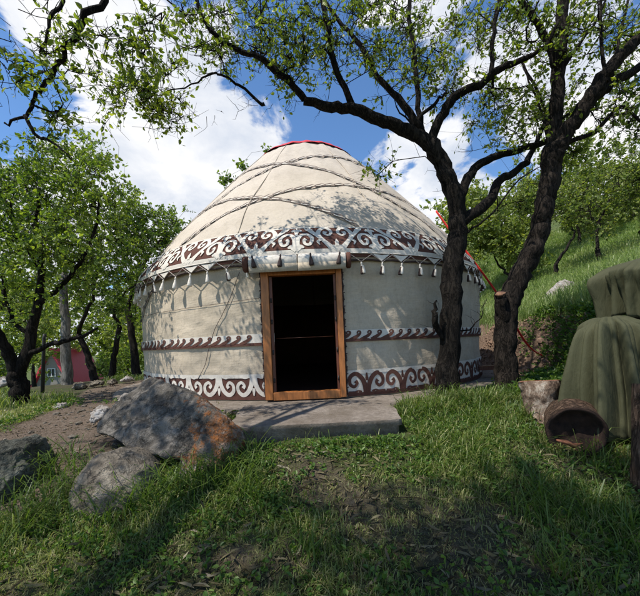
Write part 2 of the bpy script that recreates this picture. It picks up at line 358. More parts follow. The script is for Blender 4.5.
# ------------------------------------------------------------------ yurt
yurt = empty('yurt', 'large round felt yurt with cream walls and brown scroll bands', 'yurt', loc=(YC[0], YC[1], 0))
OFF = np.array([YC[0], YC[1], 0.0])
def ypart(name, mb, mat, parent=yurt, smooth=True, solid=0):
    mb.v = [v-OFF for v in mb.v] if parent is yurt else mb.v
    o = mb.build(name, mat, parent, smooth)
    if solid:
        md = o.modifiers.new('t', 'SOLIDIFY'); md.thickness = solid; md.offset = -1
    return o
PROF = np.array([(3.60, 1.80), (3.635, 1.92), (3.56, 2.08), (3.36, 2.30), (3.07, 2.70), (2.60, 3.24), (2.12, 3.78), (1.66, 4.28), (1.29, 4.66), (1.07, 4.86), (.95, 4.92), (.5, 5.0), (0.02, 5.02)])
PROF = catmull(PROF, 5)
PS = np.r_[0, np.cumsum(np.hypot(*np.diff(PROF, axis=0).T))]
def roofpt(phi, s, off=0):
    r = np.interp(s, PS, PROF[:, 0]); z = np.interp(s, PS, PROF[:, 1])
    dr = np.interp(s+.03, PS, PROF[:, 0])-np.interp(s-.03, PS, PROF[:, 0]); dz = np.interp(s+.03, PS, PROF[:, 1])-np.interp(s-.03, PS, PROF[:, 1])
    L = math.hypot(dr, dz)+1e-9; nr, nz = dz/L, -dr/L
    r += nr*off; z += nz*off
    return np.array([YC[0]+r*math.sin(phi), YC[1]-r*math.cos(phi), z])
def wall_r(phi, z): 
    return RW+.013*math.sin(phi*9+z*2)+.009*math.sin(phi*37+z*1.7)*math.sin(z*1.8)*(1+math.sin(phi*7))+.008*math.sin(phi*23+1.3*math.sin(z*4))+.014*math.sin(z*3.4+phi*2)+.011*mnoise.noise(Vector((phi*11+z*1.5, z*5, 2)))+.006*(1-abs(mnoise.noise(Vector((phi*16-z*3, z*7+phi*4, 7)))))**3
def wallpt(phi, z, off=0):
    r = wall_r(phi, z)+off; return np.array([YC[0]+r*math.sin(phi), YC[1]-r*math.cos(phi), z])
DC = R_(.1); DH = R_(7.5)   # door centre and half width in angle
s_of_z = lambda z: float(np.interp(z, PROF[:40, 1], PS[:40]))
# walls
for a0, a1, nm in ((R_(-178), DC-DH, 1), (DC+DH, R_(178), 2)):
    mb = MB(); us = np.linspace(a0, a1, 460); vs = np.linspace(-.02, 1.86, 64)
    mb.grid(lambda u, v: wallpt(u, v), us, vs); o = ypart('wall_felt', mb, M['cream'], solid=.02)
    o['label'] = 'cream felt wall cover, %s of the door' % ('left' if nm == 1 else 'right')
mb = MB(); us = np.linspace(-math.pi, math.pi, 260)
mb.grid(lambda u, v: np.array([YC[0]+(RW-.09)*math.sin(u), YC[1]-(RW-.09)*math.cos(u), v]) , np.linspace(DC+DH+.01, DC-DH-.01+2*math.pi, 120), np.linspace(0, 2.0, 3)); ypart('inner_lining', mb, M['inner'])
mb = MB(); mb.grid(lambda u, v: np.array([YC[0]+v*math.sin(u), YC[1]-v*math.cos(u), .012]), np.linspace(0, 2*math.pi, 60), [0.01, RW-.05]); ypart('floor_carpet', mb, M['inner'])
# roof
mb = MB(); sv = np.linspace(0, PS[-1], 70)
mb.grid(lambda u, v: roofpt(u, v, .007*math.sin(u*17+v*2)*min(1, v)*(1 if v < 4 else 0)+.010*mnoise.noise(Vector((u*9, v*3.5, 1)))*min(1, v)+.004*math.sin(u*41+v*5)*min(1, v)), np.linspace(-math.pi, math.pi, 300), sv)
ypart('roof_felt', mb, M['roof'], solid=.02)
for pm in (-95, -48, -17, 21, 57, 104, 160):
    mb = MB(); mb.tube([roofpt(R_(pm)+.01*math.sin(q_*3), q_, .006) for q_ in np.linspace(s_of_z(2.33), PS[-1]*.80, 60)], .0075, 5); ypart('roof_seam', mb, M['roof'])
# red crown cover
mb = MB(); s_top = float(np.interp(4.795, PROF[:, 1], PS))
crown = ypart('crown_cover', (lambda m: (m.grid(lambda u, v: roofpt(u, s_top+v*(PS[-1]-s_top)+.02*math.sin(u*23)*(1-v), .028+.014*math.sin(u*26)*math.sin(v*3.1)+.01*vnoise(u*11, v*5)) + np.array([0, 0, .02*max(0, math.sin(u*19))*(1-v)*v*4]), np.linspace(-math.pi, math.pi, 200), np.linspace(0, .995, 10)), m)[1])(mb), M['red'])
# scroll ornament
def ribbon(mb, pts, wid, fn, k, mi=1, n=6):
    P = catmull(pts, n); W = np.interp(np.linspace(0, 1, len(P)), np.linspace(0, 1, len(wid)), wid)
    T = np.gradient(P, axis=0); T /= np.linalg.norm(T, axis=1)[:, None]+1e-9; N = np.stack([-T[:, 1], T[:, 0]], -1)
    A = P+N*W[:, None]/2; B = P-N*W[:, None]/2; V = []
    for a, b in zip(A, B): V += [fn(a[0], a[1], k), fn(b[0], b[1], k)]
    m = len(P); mb.add(V, [(2*i, 2*i+1, 2*i+3, 2*i+2) for i in range(m-1)], mi)
def roof_band():
    mb = MB(); s0 = s_of_z(1.90); s1 = s_of_z(2.315); hgt = s1-s0
    mb.grid(lambda u, v: roofpt(u, v, .012), np.linspace(-math.pi, math.pi, 300), np.linspace(s0-.06, s1, 10), 0)
    mb.grid(lambda u, v: roofpt(u, v, .0165), np.linspace(-math.pi, math.pi, 300), np.linspace(s0-.002, s0+.045, 3), 1)
    mb.grid(lambda u, v: roofpt(u, v, .0165), np.linspace(-math.pi, math.pi, 300), np.linspace(s1-.012, s1+.008, 2), 1)
    NP = 21; per = 2*math.pi/NP
    for c in range(NP):
        for sg in (1, -1):
            base = R_(-1.5)+per/2+per*c  # V axis
            def fn(u, v, k, sg=sg, base=base): return roofpt(base+sg*u/1.0*per/2, s0+.02+v*(hgt-.03), .0175+.0007*k+(.0003 if sg > 0 else 0))
            # u 0..1 from V axis to palmette axis
            ribbon(mb, [(.10, .02), (.30, .30), (.50, .62), (.72, .97)], [0.152, 0.114, 0.114, 0.152], fn, 1)
            ribbon(mb, [(.58, .90), (.70, .88), (.80, .97)], [0.029, 0.114, 0.029], fn, 4)
            ribbon(mb, [(.40, .46), (.44, .70), (.34, .93), (.17, .94), (.09, .74), (.17, .57), (.27, .66), (.24, .78)], [0.124, 0.124, 0.114, 0.104, 0.086, 0.077, 0.077, 0.124], fn, 2)
            ribbon(mb, [(.0, .06), (.10, .10), (.2, .03)], [0.152, 0.114, 0.048], fn, 3)
            ribbon(mb, [(.98, .05), (.97, .38), (.86, .62), (.70, .62), (.60, .42), (.66, .20), (.78, .22), (.80, .36), (.75, .40)], [0.152, 0.133, 0.114, 0.104, 0.095, 0.086, 0.077, 0.077, 0.124], fn, 5)
            ribbon(mb, [(.80, .10), (.9, .12), (1.0, .02)], [0.038, 0.152, 0.095], fn, 6)
            ribbon(mb, [(1.0, .55), (1.0, .78), (1.0, .98)], [0.057, 0.114, 0.019], fn, 7)
            ribbon(mb, [(1.0, .78), (.93, .86), (.87, .80)], [0.095, 0.114, 0.048], fn, 8)
            ribbon(mb, [(.0, .12), (.0, .26), (.0, .38)], [0.095, 0.095, 0.009], fn, 9)
            ribbon(mb, [(.36, .36), (.46, .28), (.42, .16)], [0.066, 0.077, 0.019], fn, 10)
    return ypart('scroll_band', mb, [M['brown'], M['applique']])
roof_band()
def low_band(a0, a1, inv):
    mb = MB(); z0, z1 = .02, .335; hh = z1-z0; per = 2*math.pi/42
    n = int((a1-a0)/per)+1; bg, fg = (0, 1) if not inv else (1, 0)
    cl = lambda u: min(max(u, a0+.004), a1-.004)
    mb.grid(lambda u, v: wallpt(u, v, .012), np.linspace(a0, a1, max(6, n*5)), np.linspace(z0-.03, z1, 5), bg)
    mb.grid(lambda u, v: wallpt(u, v, .0165), np.linspace(a0, a1, max(6, n*5)), [z1-.05, z1], 1)
    mb.grid(lambda u, v: wallpt(u, v, .0165), np.linspace(a0, a1, max(6, n*5)), [z0-.03, z0+.018], 0)
    for c in range(n):
        for sg in (1, -1):
            base = a0+per*(c+.5) if a0 > -.3 else a1-per*(c+.5)
            if base < a0+.2*per or base > a1-.2*per: continue
            def fn(u, v, k, sg=sg, base=base):
                vv = v if not inv else 1-v
                return wallpt(cl(base+sg*u*per/2), z0+.012+vv*(hh-.037), .0175+.0007*k+(.0003 if sg > 0 else 0))
            ribbon(mb, [(.06, 1.0), (.12, .6), (.30, .25), (.58, .08), (.84, .25), (.86, .55), (.66, .70), (.50, .55), (.58, .42)], [.24, .24, .22, .20, .19, .17, .15, .13, .20], fn, 1, fg)
            ribbon(mb, [(.95, 1.0), (.78, .95), (.60, .98), (.45, .90), (.3, 1.0)], [.2, .08, .16, .06, .2], fn, 2, fg)
            ribbon(mb, [(0, .42), (.0, .3), (0, .05)], [.12, .16, .06], fn, 3, fg)
    return ypart('base_band', mb, [M['brown'], M['applique']])
low_band(R_(-178), DC-DH-.006, False); low_band(DC+DH+.006, R_(178), True)
def mid_band(a0, a1):
    mb = MB(); z0, z1 = .72, .872; hh = z1-z0; per = 2*math.pi/145
    n = int((a1-a0)/per)
    mb.grid(lambda u, v: wallpt(u, v, .02), np.linspace(a0, a1, n*2), [z0, z1], 1)
    mb.grid(lambda u, v: wallpt(u, v, .0235), np.linspace(a0, a1, n*3), [z0-.003, z0+.035], 0)
    for c in range(n-1):
        sc_ = random.uniform(.92, 1.08)
        def fn(u, v, k): return wallpt(a0+per*(c+u*sc_), z0+v*hh, .0255+.0008*k)
        ribbon(mb, [(-.25, .18), (.12, .28), (.50, .46), (.76, .66), (.80, .83), (.62, .88), (.50, .76), (.56, .66)], [.16, .30, .28, .20, .15, .13, .12, .14], fn, 1 + (c % 2)*.4, 0, 4)
    return ypart('wave_band', mb, [M['brown'], M['applique']])
mid_band(R_(-178), DC-DH+.01); mid_band(DC+DH-.012, R_(178))
# diagonal tapes over the roof
def tape(ph0, zpk, spread, name='roof_tape', slope_=.72):
    sp = float(np.interp(zpk, PROF[:, 1], PS)); apex = 5.6
    top = PS[-1]; 
    mb = MB(); pk = None
    # developed cone: slant distance from apex
    rp = float(np.interp(sp, PS, PROF[:, 0])); A = rp/slope_; pts = []
    for t in np.linspace(-1.45, 1.45, 300):
        rho = A/math.cos(t*.92); ds = rho-A; s = sp-ds
        if s < s_of_z(2.33): continue
        ph = ph0+t*.92/slope_
        pts.append((ph, s))
    L = 0; P = []
    W = .034
    for i, (ph, s) in enumerate(pts):
        P.append((roofpt(ph, s-W, .014), roofpt(ph, s+W*.1, .016)))
    V = [q for p in P for q in p]; m = len(P)
    mb.add(V, [(2*i, 2*i+1, 2*i+3, 2*i+2) for i in range(m-1)], 0)
    # little hooks along the tape
    acc = 0; last = np.array(P[0][1]); nxt = 0
    for i in range(1, m-4):
        cur = np.array(P[i][1]); acc += np.linalg.norm(cur-last); last = cur
        if acc > nxt:
            nxt = acc+.16; ph, s = pts[i]; dph, dsl = pts[i+3][0]-ph, pts[i+3][1]-s
            rr = float(np.interp(s, PS, PROF[:, 0])); L3 = math.hypot(dph*rr, dsl)+1e-9; ux, uy = dph*rr/L3, dsl/L3
            def fn(a, b, k): return roofpt(ph+(a*ux-b*uy)/rr, s+a*uy+b*ux, .0195+.0008*k)
            ribbon(mb, [(-.02, .0), (.04, .018), (.10, .045), (.15, .05)], [.05, .045, .028, .008], fn, 0, 0, 3)
            ribbon(mb, [(.0, -.012), (.06, -.01), (.12, .01)], [.018, .026, .01], fn, 3, 1, 3)
    return ypart(name, mb, [M['darktape'], M['applique']])
M['darktape'] = simple('brown_grey_tape', (.15, .115, .095), .3, 40)
for ph0, zp in ((22, 3.30), (30, 4.25), (-42, 3.22), (-38, 4.1), (140, 3.3), (150, 4.2), (-150, 3.3), (-140, 4.2)): tape(R_(ph0), zp, 1)
# hanging diagonal ties on the wall
for a0, z0, a1, z1 in ((-44, 1.72, -66, .92), (58, 1.72, 74, .95)):
    mb = MB(); n = 60; P = []
    for i in range(n):
        t = i/(n-1); z = z0+(z1-z0)*t; P.append((wallpt(R_(a0+(a1-a0)*t), z, .02), wallpt(R_(a0+(a1-a0)*t)+.011, z-.02, .022)))
    mb.add([q for p in P for q in p], [(2*i, 2*i+1, 2*i+3, 2*i+2) for i in range(n-1)], 0)
    for i in range(0, n-4, 7):
        t = i/(n-1); ph = R_(a0+(a1-a0)*t); z = z0+(z1-z0)*t; k = 1 if a1 < 0 else 1
        ribbon(mb, [(0, 0), (.02, .03), (.045, .02)], [.03, .03, .01], lambda u, v, kk: wallpt(ph+u/RW*1.2, z+v*1.2, .026), 0, 0, 3)
    ypart('wall_tie', mb, [M['darkcord'], M['applique']])
def cord(name, pts, r, mat, k=6):
    mb = MB(); mb.tube(pts, r, k); return ypart(name, mb, mat)
cord('lashing_cord', [wallpt(R_(-14-12.5*t)+.012*math.sin(t*9)*t, 1.72-1.45*t, .022) for t in np.linspace(0, 1, 30)], .004, M['darkcord'])
cord('thread', [wallpt(R_(-10-54*t), 1.35-.02*t-.16*t*(1-t), .015) for t in np.linspace(0, 1, 40)], .0025, M['darkcord'])
# eave: zigzag cord, scallops, tassels
TP = 2*math.pi/76; tph = [TP*(k+.5) for k in range(-38, 38)]
mb = MB()
def ep(ph, z, off=.0): 
    r = np.interp(z, [1.6, 1.80, 1.92], [RW+.06, 3.645, 3.66])+off; return np.array([YC[0]+r*math.sin(ph), YC[1]-r*math.cos(ph), z])
zz = []
for k in range(-38, 39): zz += [ep(TP*k, 1.865, .02), ep(TP*(k+.5), 1.765, .03)]
mb.tube(zz, .0065, 5); ypart('eave_cord', mb, M['greycord'])
mb = MB()
for k in range(-38, 38):   # scallop flaps between the cords
    a, b, c = ep(TP*(k+.08), 1.875, .004), ep(TP*(k+.92), 1.875, .004), ep(TP*(k+.5), 1.785, .012)
    if k % 3 != 2: mb.add([a, b, c, (a+b)/2+[0, 0, -.01]], [(0, 3, 2), (3, 1, 2)], 0)
mb.tube([ep(p, 1.885, .004) for p in np.linspace(-math.pi, math.pi, 300)], .008, 5); ypart('eave_flaps', mb, M['tassel_white'])
mb = MB(); mb.tube([ep(p, 1.80+.006*math.sin(p*60), -.015) for p in np.linspace(-math.pi, math.pi, 400)], .013, 6); ypart('eave_rope', mb, M['darkcord'])
def tassel(pos, ph, dark, s=1.0):
    mb = MB(); tl = random.uniform(-.22, .22)
    pr = [(.004, 0), (.012, -.012), (.013, -.03), (.009, -.038), (.017, -.06), (.027, -.11), (.034, -.15), (.030, -.165), (.004, -.168)]
    pr = [(r*s, z*s) for r, z in pr]
    mb.lathe(pr[:5], (0, 0, 0), 10, 1 if dark == 2 else 0); mb.lathe(pr[4:], (0, 0, 0), 10, 1 if dark else 0)
    if dark == 1:  # split two-tone skirt: pale strip on one flank
        mb.lathe([(r*.8, z+.004) for r, z in pr[4:]], (.012, -.012, 0), 8, 0)
    mb.v = [v@np.array([[math.cos(tl), 0, -math.sin(tl)], [0, 1, 0], [math.sin(tl), 0, math.cos(tl)]])+pos for v in mb.v]
    o = ypart('tassel', mb, [M['tassel_white'], M['tassel_dark']]); return o
for k in range(-26, 26):
    ph = TP*(k+.5)
    if abs(ph-DC) < R_(9.2): continue
    tassel(ep(ph, 1.765, .03), ph, 0 if (ph < 0 and k % 5 != 1) else 1, 1.0 if ph > 0 else random.uniform(.9, 1.1))
# door
fy = YC[1]-RW-.03; dx = YC[0]+math.sin(DC)*RW-.035
def wbox(mb, x0, x1, y0, y1, z0, z1, mi=0): mb.box(((x0+x1)/2, (y0+y1)/2, (z0+z1)/2), (x1-x0, y1-y0, z1-z0), 0, mi)
for nm_, bx_ in (('door_jamb', (dx-.545, dx-.445, fy-.05, fy+.06, 0.0, 1.74)), ('door_jamb', (dx+.435, dx+.51, fy-.05, fy+.06, 0.0, 1.74)), ('door_sill', (dx-.443, dx+.433, fy-.045, fy+.06, -.01, .095)), ('door_lintel', (dx-.443, dx+.433, fy-.045, fy+.06, 1.62, 1.735))):
    mb = MB(); wbox(mb, *bx_); fr = ypart(nm_, mb, M['wood'], smooth=False); bv = fr.modifiers.new('b', 'BEVEL'); bv.width = .006; bv.segments = 2
for xa, xb in ((dx-.441, dx-.405), (dx+.402, dx+.431)):
    mb = MB(); wbox(mb, xa, xb, fy-.01, fy+.05, .097, 1.61); ypart('inner_jamb', mb, M['wood_dark'], smooth=False)
for z in (.25, .62, 1.02, 1.3):
    for hx_ in (dx-.424, dx+.417): mb = MB(); mb.lathe([(.001, -.03), (.010, -.03), (.010, .03), (.001, .03)], (hx_, fy-.016, z), 8, 0); ypart('hinge', mb, M['steel'])
mb = MB(); mb.box((dx-.005, fy+.05, .80), (.76, .008, .005), 0, 0); ypart('door_crossbar', mb, M['wood_dark'])
for sx, x0 in ((-1, dx-.56), (1, dx+.525)):   # laced dark edges of the felt by the door
    mb = MB(); mb.tube([(x0+.006*math.sin(z*40), fy+.03+.004*math.cos(z*31), z) for z in np.linspace(.02, 1.70, 70)], .013, 6)
    for z in np.linspace(.1, 1.62, 18): mb.tube([(x0-.022, fy+.05, z), (x0, fy+.008, z+.008), (x0+.022, fy+.02, z+.02)], .0065, 5)
    ypart('laced_edge', mb, M['darkcord'])
# rolled door flap
rc = np.array([dx-.03, fy-.10, 1.765])
def roll(x0, x1, mi, rr=.105, extra=0):
    pr = [(.01, x0), (rr*.9, x0+.003), (rr+extra, x0+.012), (rr+extra, (x0+x1)/2), (rr+extra, x1-.012), (rr*.9, x1-.003), (.01, x1)]
    mb.lathe(pr, rc, 28, mi, 'x', (1, .95))
for xa, xb, rr_, nm_, m_ in ((-.64, -.022, .105, 'door_roll', 'applique'), (-.014, .60, .105, 'door_roll', 'applique'), (-.72, -.644, .108, 'roll_end', 'brown'), (.604, .665, .108, 'roll_end', 'brown')):
    mb = MB(); roll(xa, xb, 0, rr_); ypart(nm_, mb, M[m_])
for xa, xb in ((-.63, -.018), (-.012, .59)):
    mb = MB(); mb.add([rc+np.array(q) for q in ((xa, -.100, -.03), (xb, -.100, -.03), (xb, -.096, -.125), (xa, -.096, -.13))], [(0, 1, 2, 3)]); ypart('roll_flap', mb, M['cream'], solid=.012)
for x in (-.58, -.22, .15, .52): tassel(rc+np.array([x, -.125, .085]), 0, 2, .95)
# concrete footing ring + threshold ring
mb = MB()
def ringpt(u, v): 
    r, z = v; r = r+.03*vnoise(u*9, r*3); return np.array([YC[0]+r*math.sin(u), YC[1]-r*math.cos(u), z+.004*vnoise(u*30, r*9)])
mb.grid(ringpt, np.linspace(-math.pi, math.pi, 220), [(RW-.2, -.025), (RW+.02, -.025), (RW+.2, -.028), (RW+.50, -.035), (RW+.52, -.06), (RW+.525, -.25)])
ft = mb.build('stone_footing', M['stone']); tag(ft, 'round grey concrete footing under the yurt wall', 'footing')
mb = MB(); n = 26
tl_, tr_, bl_, br_ = (at(246, 403, 4.28), at(388, 401, 4.28), at(224, 427, 3.15), at(402, 420, 3.2))
def slab(u, v):
    x = (tl_[0]*(1-u)+tr_[0]*u)*(1-v)+(bl_[0]*(1-u)+br_[0]*u)*v; y = 4.3*(1-v)+(3.12*(1-u)+3.22*u)*v
    y += .03*float(vnoise(u*7, 3))*v; x += .02*float(vnoise(v*5, 8))
    return np.array([x, y, -.018-.012*v+.006*float(fbm(x*4, y*4, 3))])
us = np.linspace(0, 1, 50); vs = np.linspace(0, 1, 34)
top = np.array([[slab(u, v) for u in us] for v in vs]); mb.add(top.reshape(-1, 3), [(j*50+i, (j+1)*50+i, (j+1)*50+i+1, j*50+i+1) for j in range(33) for i in range(49)])
edge = [top[j, 0] for j in range(34)]+[top[33, i] for i in range(1, 50)]+[top[j, 49] for j in range(32, -1, -1)]
E0 = np.array(edge); cen = E0.mean(0); D_ = E0-cen; D_[:, 2] = 0
E1 = E0-[0, 0, .05]+.004*D_; E1[:, 2] += .008*vnoise(np.arange(len(E0))*.4, 1); E2 = E1-D_*.035-[0, 0, .01]; E3 = E2-[0, 0, .35]
V = np.concatenate([E0, E1, E2, E3]); m = len(E0)
mb.add(V, [(k*m+i, (k+1)*m+i, (k+1)*m+i+1, k*m+i+1) for k in range(3) for i in range(m-1)])
sl = mb.build('doorstep_slab', M['stone']); tag(sl, 'flat concrete doorstep slab in front of the yurt door', 'doorstep')
# ------------------------------------------------------------------ leaves
def leaves_mesh(name, pos, axis, size, mat, parent, wid=.55, v=None):
    n = len(pos); A = axis/(np.linalg.norm(axis, axis=1)[:, None]+1e-9)
    rnd = rng.normal(size=(n, 3)); S = np.cross(A, rnd); S /= np.linalg.norm(S, axis=1)[:, None]+1e-9; Nn = np.cross(A, S)
    L = size[:, None]; W = L*wid*.5; fo = L*.12
    p0 = pos; p1 = pos+A*L*.35+S*W+Nn*fo; p2 = pos+A*L*.72+S*W*.75+Nn*fo*.8; p3 = pos+A*L+Nn*fo*-.6; p4 = pos+A*L*.72-S*W*.75+Nn*fo*.8; p5 = pos+A*L*.35-S*W+Nn*fo
    V = np.stack([p0, p1, p2, p3, p4, p5], 1).reshape(-1, 3); b = np.arange(n)[:, None]*6
    Qd = np.concatenate([b+np.array([0, 1, 2, 3]), b+np.array([0, 3, 4, 5])])
    vv = rng.random(n) if v is None else v
    return fast_mesh(name, V, Qd, np.zeros((0, 3), int), mat, parent, {'v': np.repeat(np.clip(vv, 0, 1), 6)}, smooth=False)
class Tree:
    def __init__(s): s.P = []; s.par = []; s.fix = []; s.br = []; s.lsite = []
    def limb(s, pts, n=6, join=True, wig=0.01):
        """pts: rows (px,py,depth,r) -> smooth limb with given radii; first point joins the nearest node"""
        W = np.array([np.r_[at(*q[:3]), q[3]] for q in pts]); s.limbw(W, n, join, wig)
    def limbw(s, W, n=6, join=True, wig=0.01):
        C = catmull(np.asarray(W, float), n); C[1:, :3] += rng.normal(scale=wig, size=(len(C)-1, 3))
        C[1:, 2] += .6*wig*np.sin(np.arange(1, len(C))*.9)
        k0 = len(s.P)
        if k0 and join:
            d = np.linalg.norm(np.array(s.P)-C[0, :3], axis=1); p = int(d.argmin())
        else: p = -1
        idx = [p] if p >= 0 else []
        for i, q in enumerate(C):
            s.P.append(q[:3]); s.par.append(p); s.fix.append(max(q[3], .004)); p = len(s.P)-1; idx.append(p)
        s.br.append(idx)
    def grow(s, T, step=.16, jit=.03, up=.15, lead=.35, minr=.0):
        T = np.asarray(T); P0 = np.array(s.P)
        d0 = np.array([np.linalg.norm(P0-t, axis=1).min() for t in T])
        for t in T[np.argsort(d0)]:
            PA = np.array(s.P); fr_ = np.array(s.fix); d = np.linalg.norm(PA-t, axis=1)
            pen = np.where((t[2]-PA[:, 2]) < -.25*d, .35, 0)*d
            pen = pen+np.where(np.nan_to_num(fr_) > .11, .25, 0)
            i = int((d+pen).argmin()); a = PA[i]; L = d[i]
            if L < .05: continue
            pd = PA[i]-PA[s.par[i]] if s.par[i] >= 0 else np.array([0, 0, 1.0]); pd = pd/(np.linalg.norm(pd)+1e-9)
            n = max(2, int(L/step)); c = a+pd*L*lead+np.array([0, 0, up*L])+rng.normal(scale=.08*L, size=3)
            idx = [i]; p = i
            for k in range(1, n+1):
                u = k/n; q = (1-u)**2*a+2*u*(1-u)*c+u*u*t
                if k < n: q = q+rng.normal(scale=jit, size=3)
                s.P.append(q); s.par.append(p); s.fix.append(np.nan); p = len(s.P)-1; idx.append(p)
            s.br.append(idx); s.lsite.append(p)
            if n > 3: s.lsite += [idx[-2]]
    def build(s, root, bark, leafm, tip=.0030, pw=.46, twigs=4, nleaf=6, lsize=.05, twl=.25, leaffrac=1.0, rough=.12, kmax=12, name='crown', vbase=None, twr=.0022, droop=.3, barename='trunk', bare_tw=0):
        P = np.array(s.P); n = len(P); cnt = np.zeros(n); ch = np.zeros(n, int)
        for p in s.par:
            if p >= 0: ch[p] += 1
        cnt[ch == 0] = 1
        for i in range(n-1, -1, -1):
            if s.par[i] >= 0: cnt[s.par[i]] += cnt[i]
        r = tip*cnt**pw
        for i in range(n):
            if not np.isnan(s.fix[i]): r[i] = s.fix[i]
            elif s.par[i] >= 0: r[i] = min(r[i], r[s.par[i]]*(.98 if np.isnan(s.fix[s.par[i]]) else .62))
        mb = MB()
        for idx in s.br:
            rr = r[idx].copy(); 
            if s.par[idx[1] if len(idx) > 1 else 0] == idx[0]: rr[0] = min(rr[0], rr[1]*1.25)
            k = kmax+4 if rr.max() > .09 else kmax if rr.max() > .05 else 7 if rr.max() > .015 else 4
            mb.tube(P[idx], rr, k, True, 0, rough if rr.max() > .04 else 0)
        if bare_tw:
            for idx in s.br:
                for i in idx[1:]:
                    if r[i] < .035 and random.random() < bare_tw:
                        pd = P[i]-P[s.par[i]]; pd = pd/(np.linalg.norm(pd)+1e-9); d = pd*.5+rng.normal(scale=.7, size=3); d /= np.linalg.norm(d); L = random.uniform(.08, .30)
                        m0 = P[i]+d*L*.28+rng.normal(scale=.06*L, size=3); m1 = P[i]+d*L*.6+rng.normal(scale=.11*L, size=3); e = P[i]+d*L+rng.normal(scale=.2*L, size=3)+np.array([0, 0, .12*L]); mb.tube([P[i], m0, m1, e], [twr*1.5, twr*1.3, twr, twr*.5], 3, False)
                        if random.random() < .6: mb.tube([m1, m1+rng.normal(scale=.3*L, size=3)], [twr, twr*.5], 3, False)
        lp = []; la = []
        for i in s.lsite:
            pd = P[i]-P[s.par[i]]; pd = pd/(np.linalg.norm(pd)+1e-9); bare = random.random() > leaffrac
            for _ in range(twigs):
                d = pd*.6+rng.normal(scale=.6, size=3)+np.array([0, 0, .25]); d /= np.linalg.norm(d); L = twl*random.uniform(.4, 1.2)
                e = P[i]+d*L+rng.normal(scale=.10*L, size=3); mid = P[i]+d*L*.5+rng.normal(scale=.10*L, size=3)
                e[2] -= droop*L*.3; q1 = P[i]*.7+mid*.3+rng.normal(scale=.03*L, size=3)
                mb.tube([P[i], q1, mid, e*.5+mid*.5+rng.normal(scale=.05*L, size=3), e], [twr*1.4, twr*1.2, twr, twr*.8, twr*.5], 3, False)
                if bare: continue
                m = nleaf if nleaf > 1 else 1
                u = rng.random(m)[:, None]*.9+.12
                q = P[i]*(1-u)+e*u+rng.normal(scale=.012, size=(m, 3)); lp.append(q)
                ax = d*.5+rng.normal(scale=.7, size=(m, 3))+np.array([0, 0, -droop]); la.append(ax)
        tr = mb.build(barename, bark, root)
        if lp:
            lp = np.concatenate(lp); la = np.concatenate(la); sz = lsize*rng.uniform(.45, 1.4, len(lp))
            cl = vnoise(lp[:, 0]*1.4+lp[:, 1], lp[:, 2]*1.4, 4)*.22
            v = np.clip(rng.normal(.5, .22, len(lp))+cl, 0, 1)
            leaves_mesh(name, lp, la, sz, leafm, root, .6, v)
        return tr
def blobs(spec):
    """spec rows: px,py,depth,rx_px,ry_px,rdepth,count -> points in an ellipsoid"""
    out = []
    for px, py, d, rx, ry, rd, n in spec:
        u = rng.normal(size=(n, 3)); u /= np.linalg.norm(u, axis=1)[:, None]; u *= rng.random((n, 1))**.4
        kc = max(1, n//6); cs = u[:kc]*1.0; u = np.where((rng.random((n, 1)) < .8), cs[rng.integers(kc, size=n)]+rng.normal(scale=.27, size=(n, 3)), u)
        for a, b, c in u: out.append(at(px+a*rx, py+b*ry, max(1.4, d+c*rd)))
    return np.array(out)
def troot(name, label, group, px, py, d):
    return empty(name, label, 'tree', group)
# tree A: right of the door, long limb over the roof
A = Tree()
A.limb([(450, 412, 4.55, 0.2184), (449, 398, 4.55, 0.1722), (447, 375, 4.55, 0.1428), (451, 340, 4.55, 0.1302), (452, 300, 4.55, 0.1344), (453, 268, 4.55, 0.1386), (458, 240, 4.55, 0.1176), (459, 215, 4.55, 0.1134), (451, 185, 4.5, 0.105), (441, 163, 4.5, 0.1008), (430, 144, 4.45, 0.1008)], 5)
A.limb([(430, 144, 4.45, 0.084), (410, 133, 4.45, 0.0798), (385, 122, 4.4, 0.0714), (355, 110, 4.35, 0.06552), (325, 104, 4.3, 0.05712), (305, 100, 4.25, 0.0504)], 5)
A.limb([(305, 100, 4.25, 0.042), (288, 80, 4.2, 0.03864), (262, 60, 4.1, 0.0336), (236, 48, 4.0, 0.02856), (212, 34, 3.9, 0.0252), (198, 5, 3.85, 0.02184), (190, -30, 3.8, 0.0168)], 4)
A.limb([(305, 100, 4.25, 0.0294), (272, 103, 4.2, 0.0252), (245, 108, 4.15, 0.02184), (215, 114, 4.1, 0.0168), (180, 118, 4.0, 0.01176), (150, 95, 3.95, 0.00672)], 4)
A.limb([(262, 105, 4.2, 0.01848), (240, 86, 4.15, 0.01596), (222, 75, 4.1, 0.01344), (208, 74, 4.1, 0.01092), (185, 88, 4.0, 0.00756), (150, 96, 3.9, 0.00504)], 4)
A.limb([(355, 110, 4.35, 0.042), (341, 82, 4.3, 0.03864), (331, 48, 4.2, 0.03528), (325, 12, 4.15, 0.03192), (320, -40, 4.1, 0.0252)], 4)
A.limb([(425, 140, 4.45, 0.042), (420, 117, 4.5, 0.03528), (416, 69, 4.55, 0.03024), (409, 0, 4.6, 0.0252), (405, -50, 4.6, 0.0168)], 4)
A.limb([(421, 130, 4.45, 0.0504), (398, 98, 4.5, 0.042), (378, 76, 4.55, 0.03528), (361, 45, 4.6, 0.0294), (337, 18, 4.6, 0.02184), (310, -20, 4.6, 0.01512)], 4)
A.limb([(432, 142, 4.45, 0.063), (444, 112, 4.4, 0.05712), (458, 94, 4.35, 0.05208), (480, 84, 4.3, 0.0462), (499, 70, 4.25, 0.042), (515, 62, 4.2, 0.0336), (540, 52, 4.1, 0.0252), (560, 20, 4.0, 0.0168)], 4)
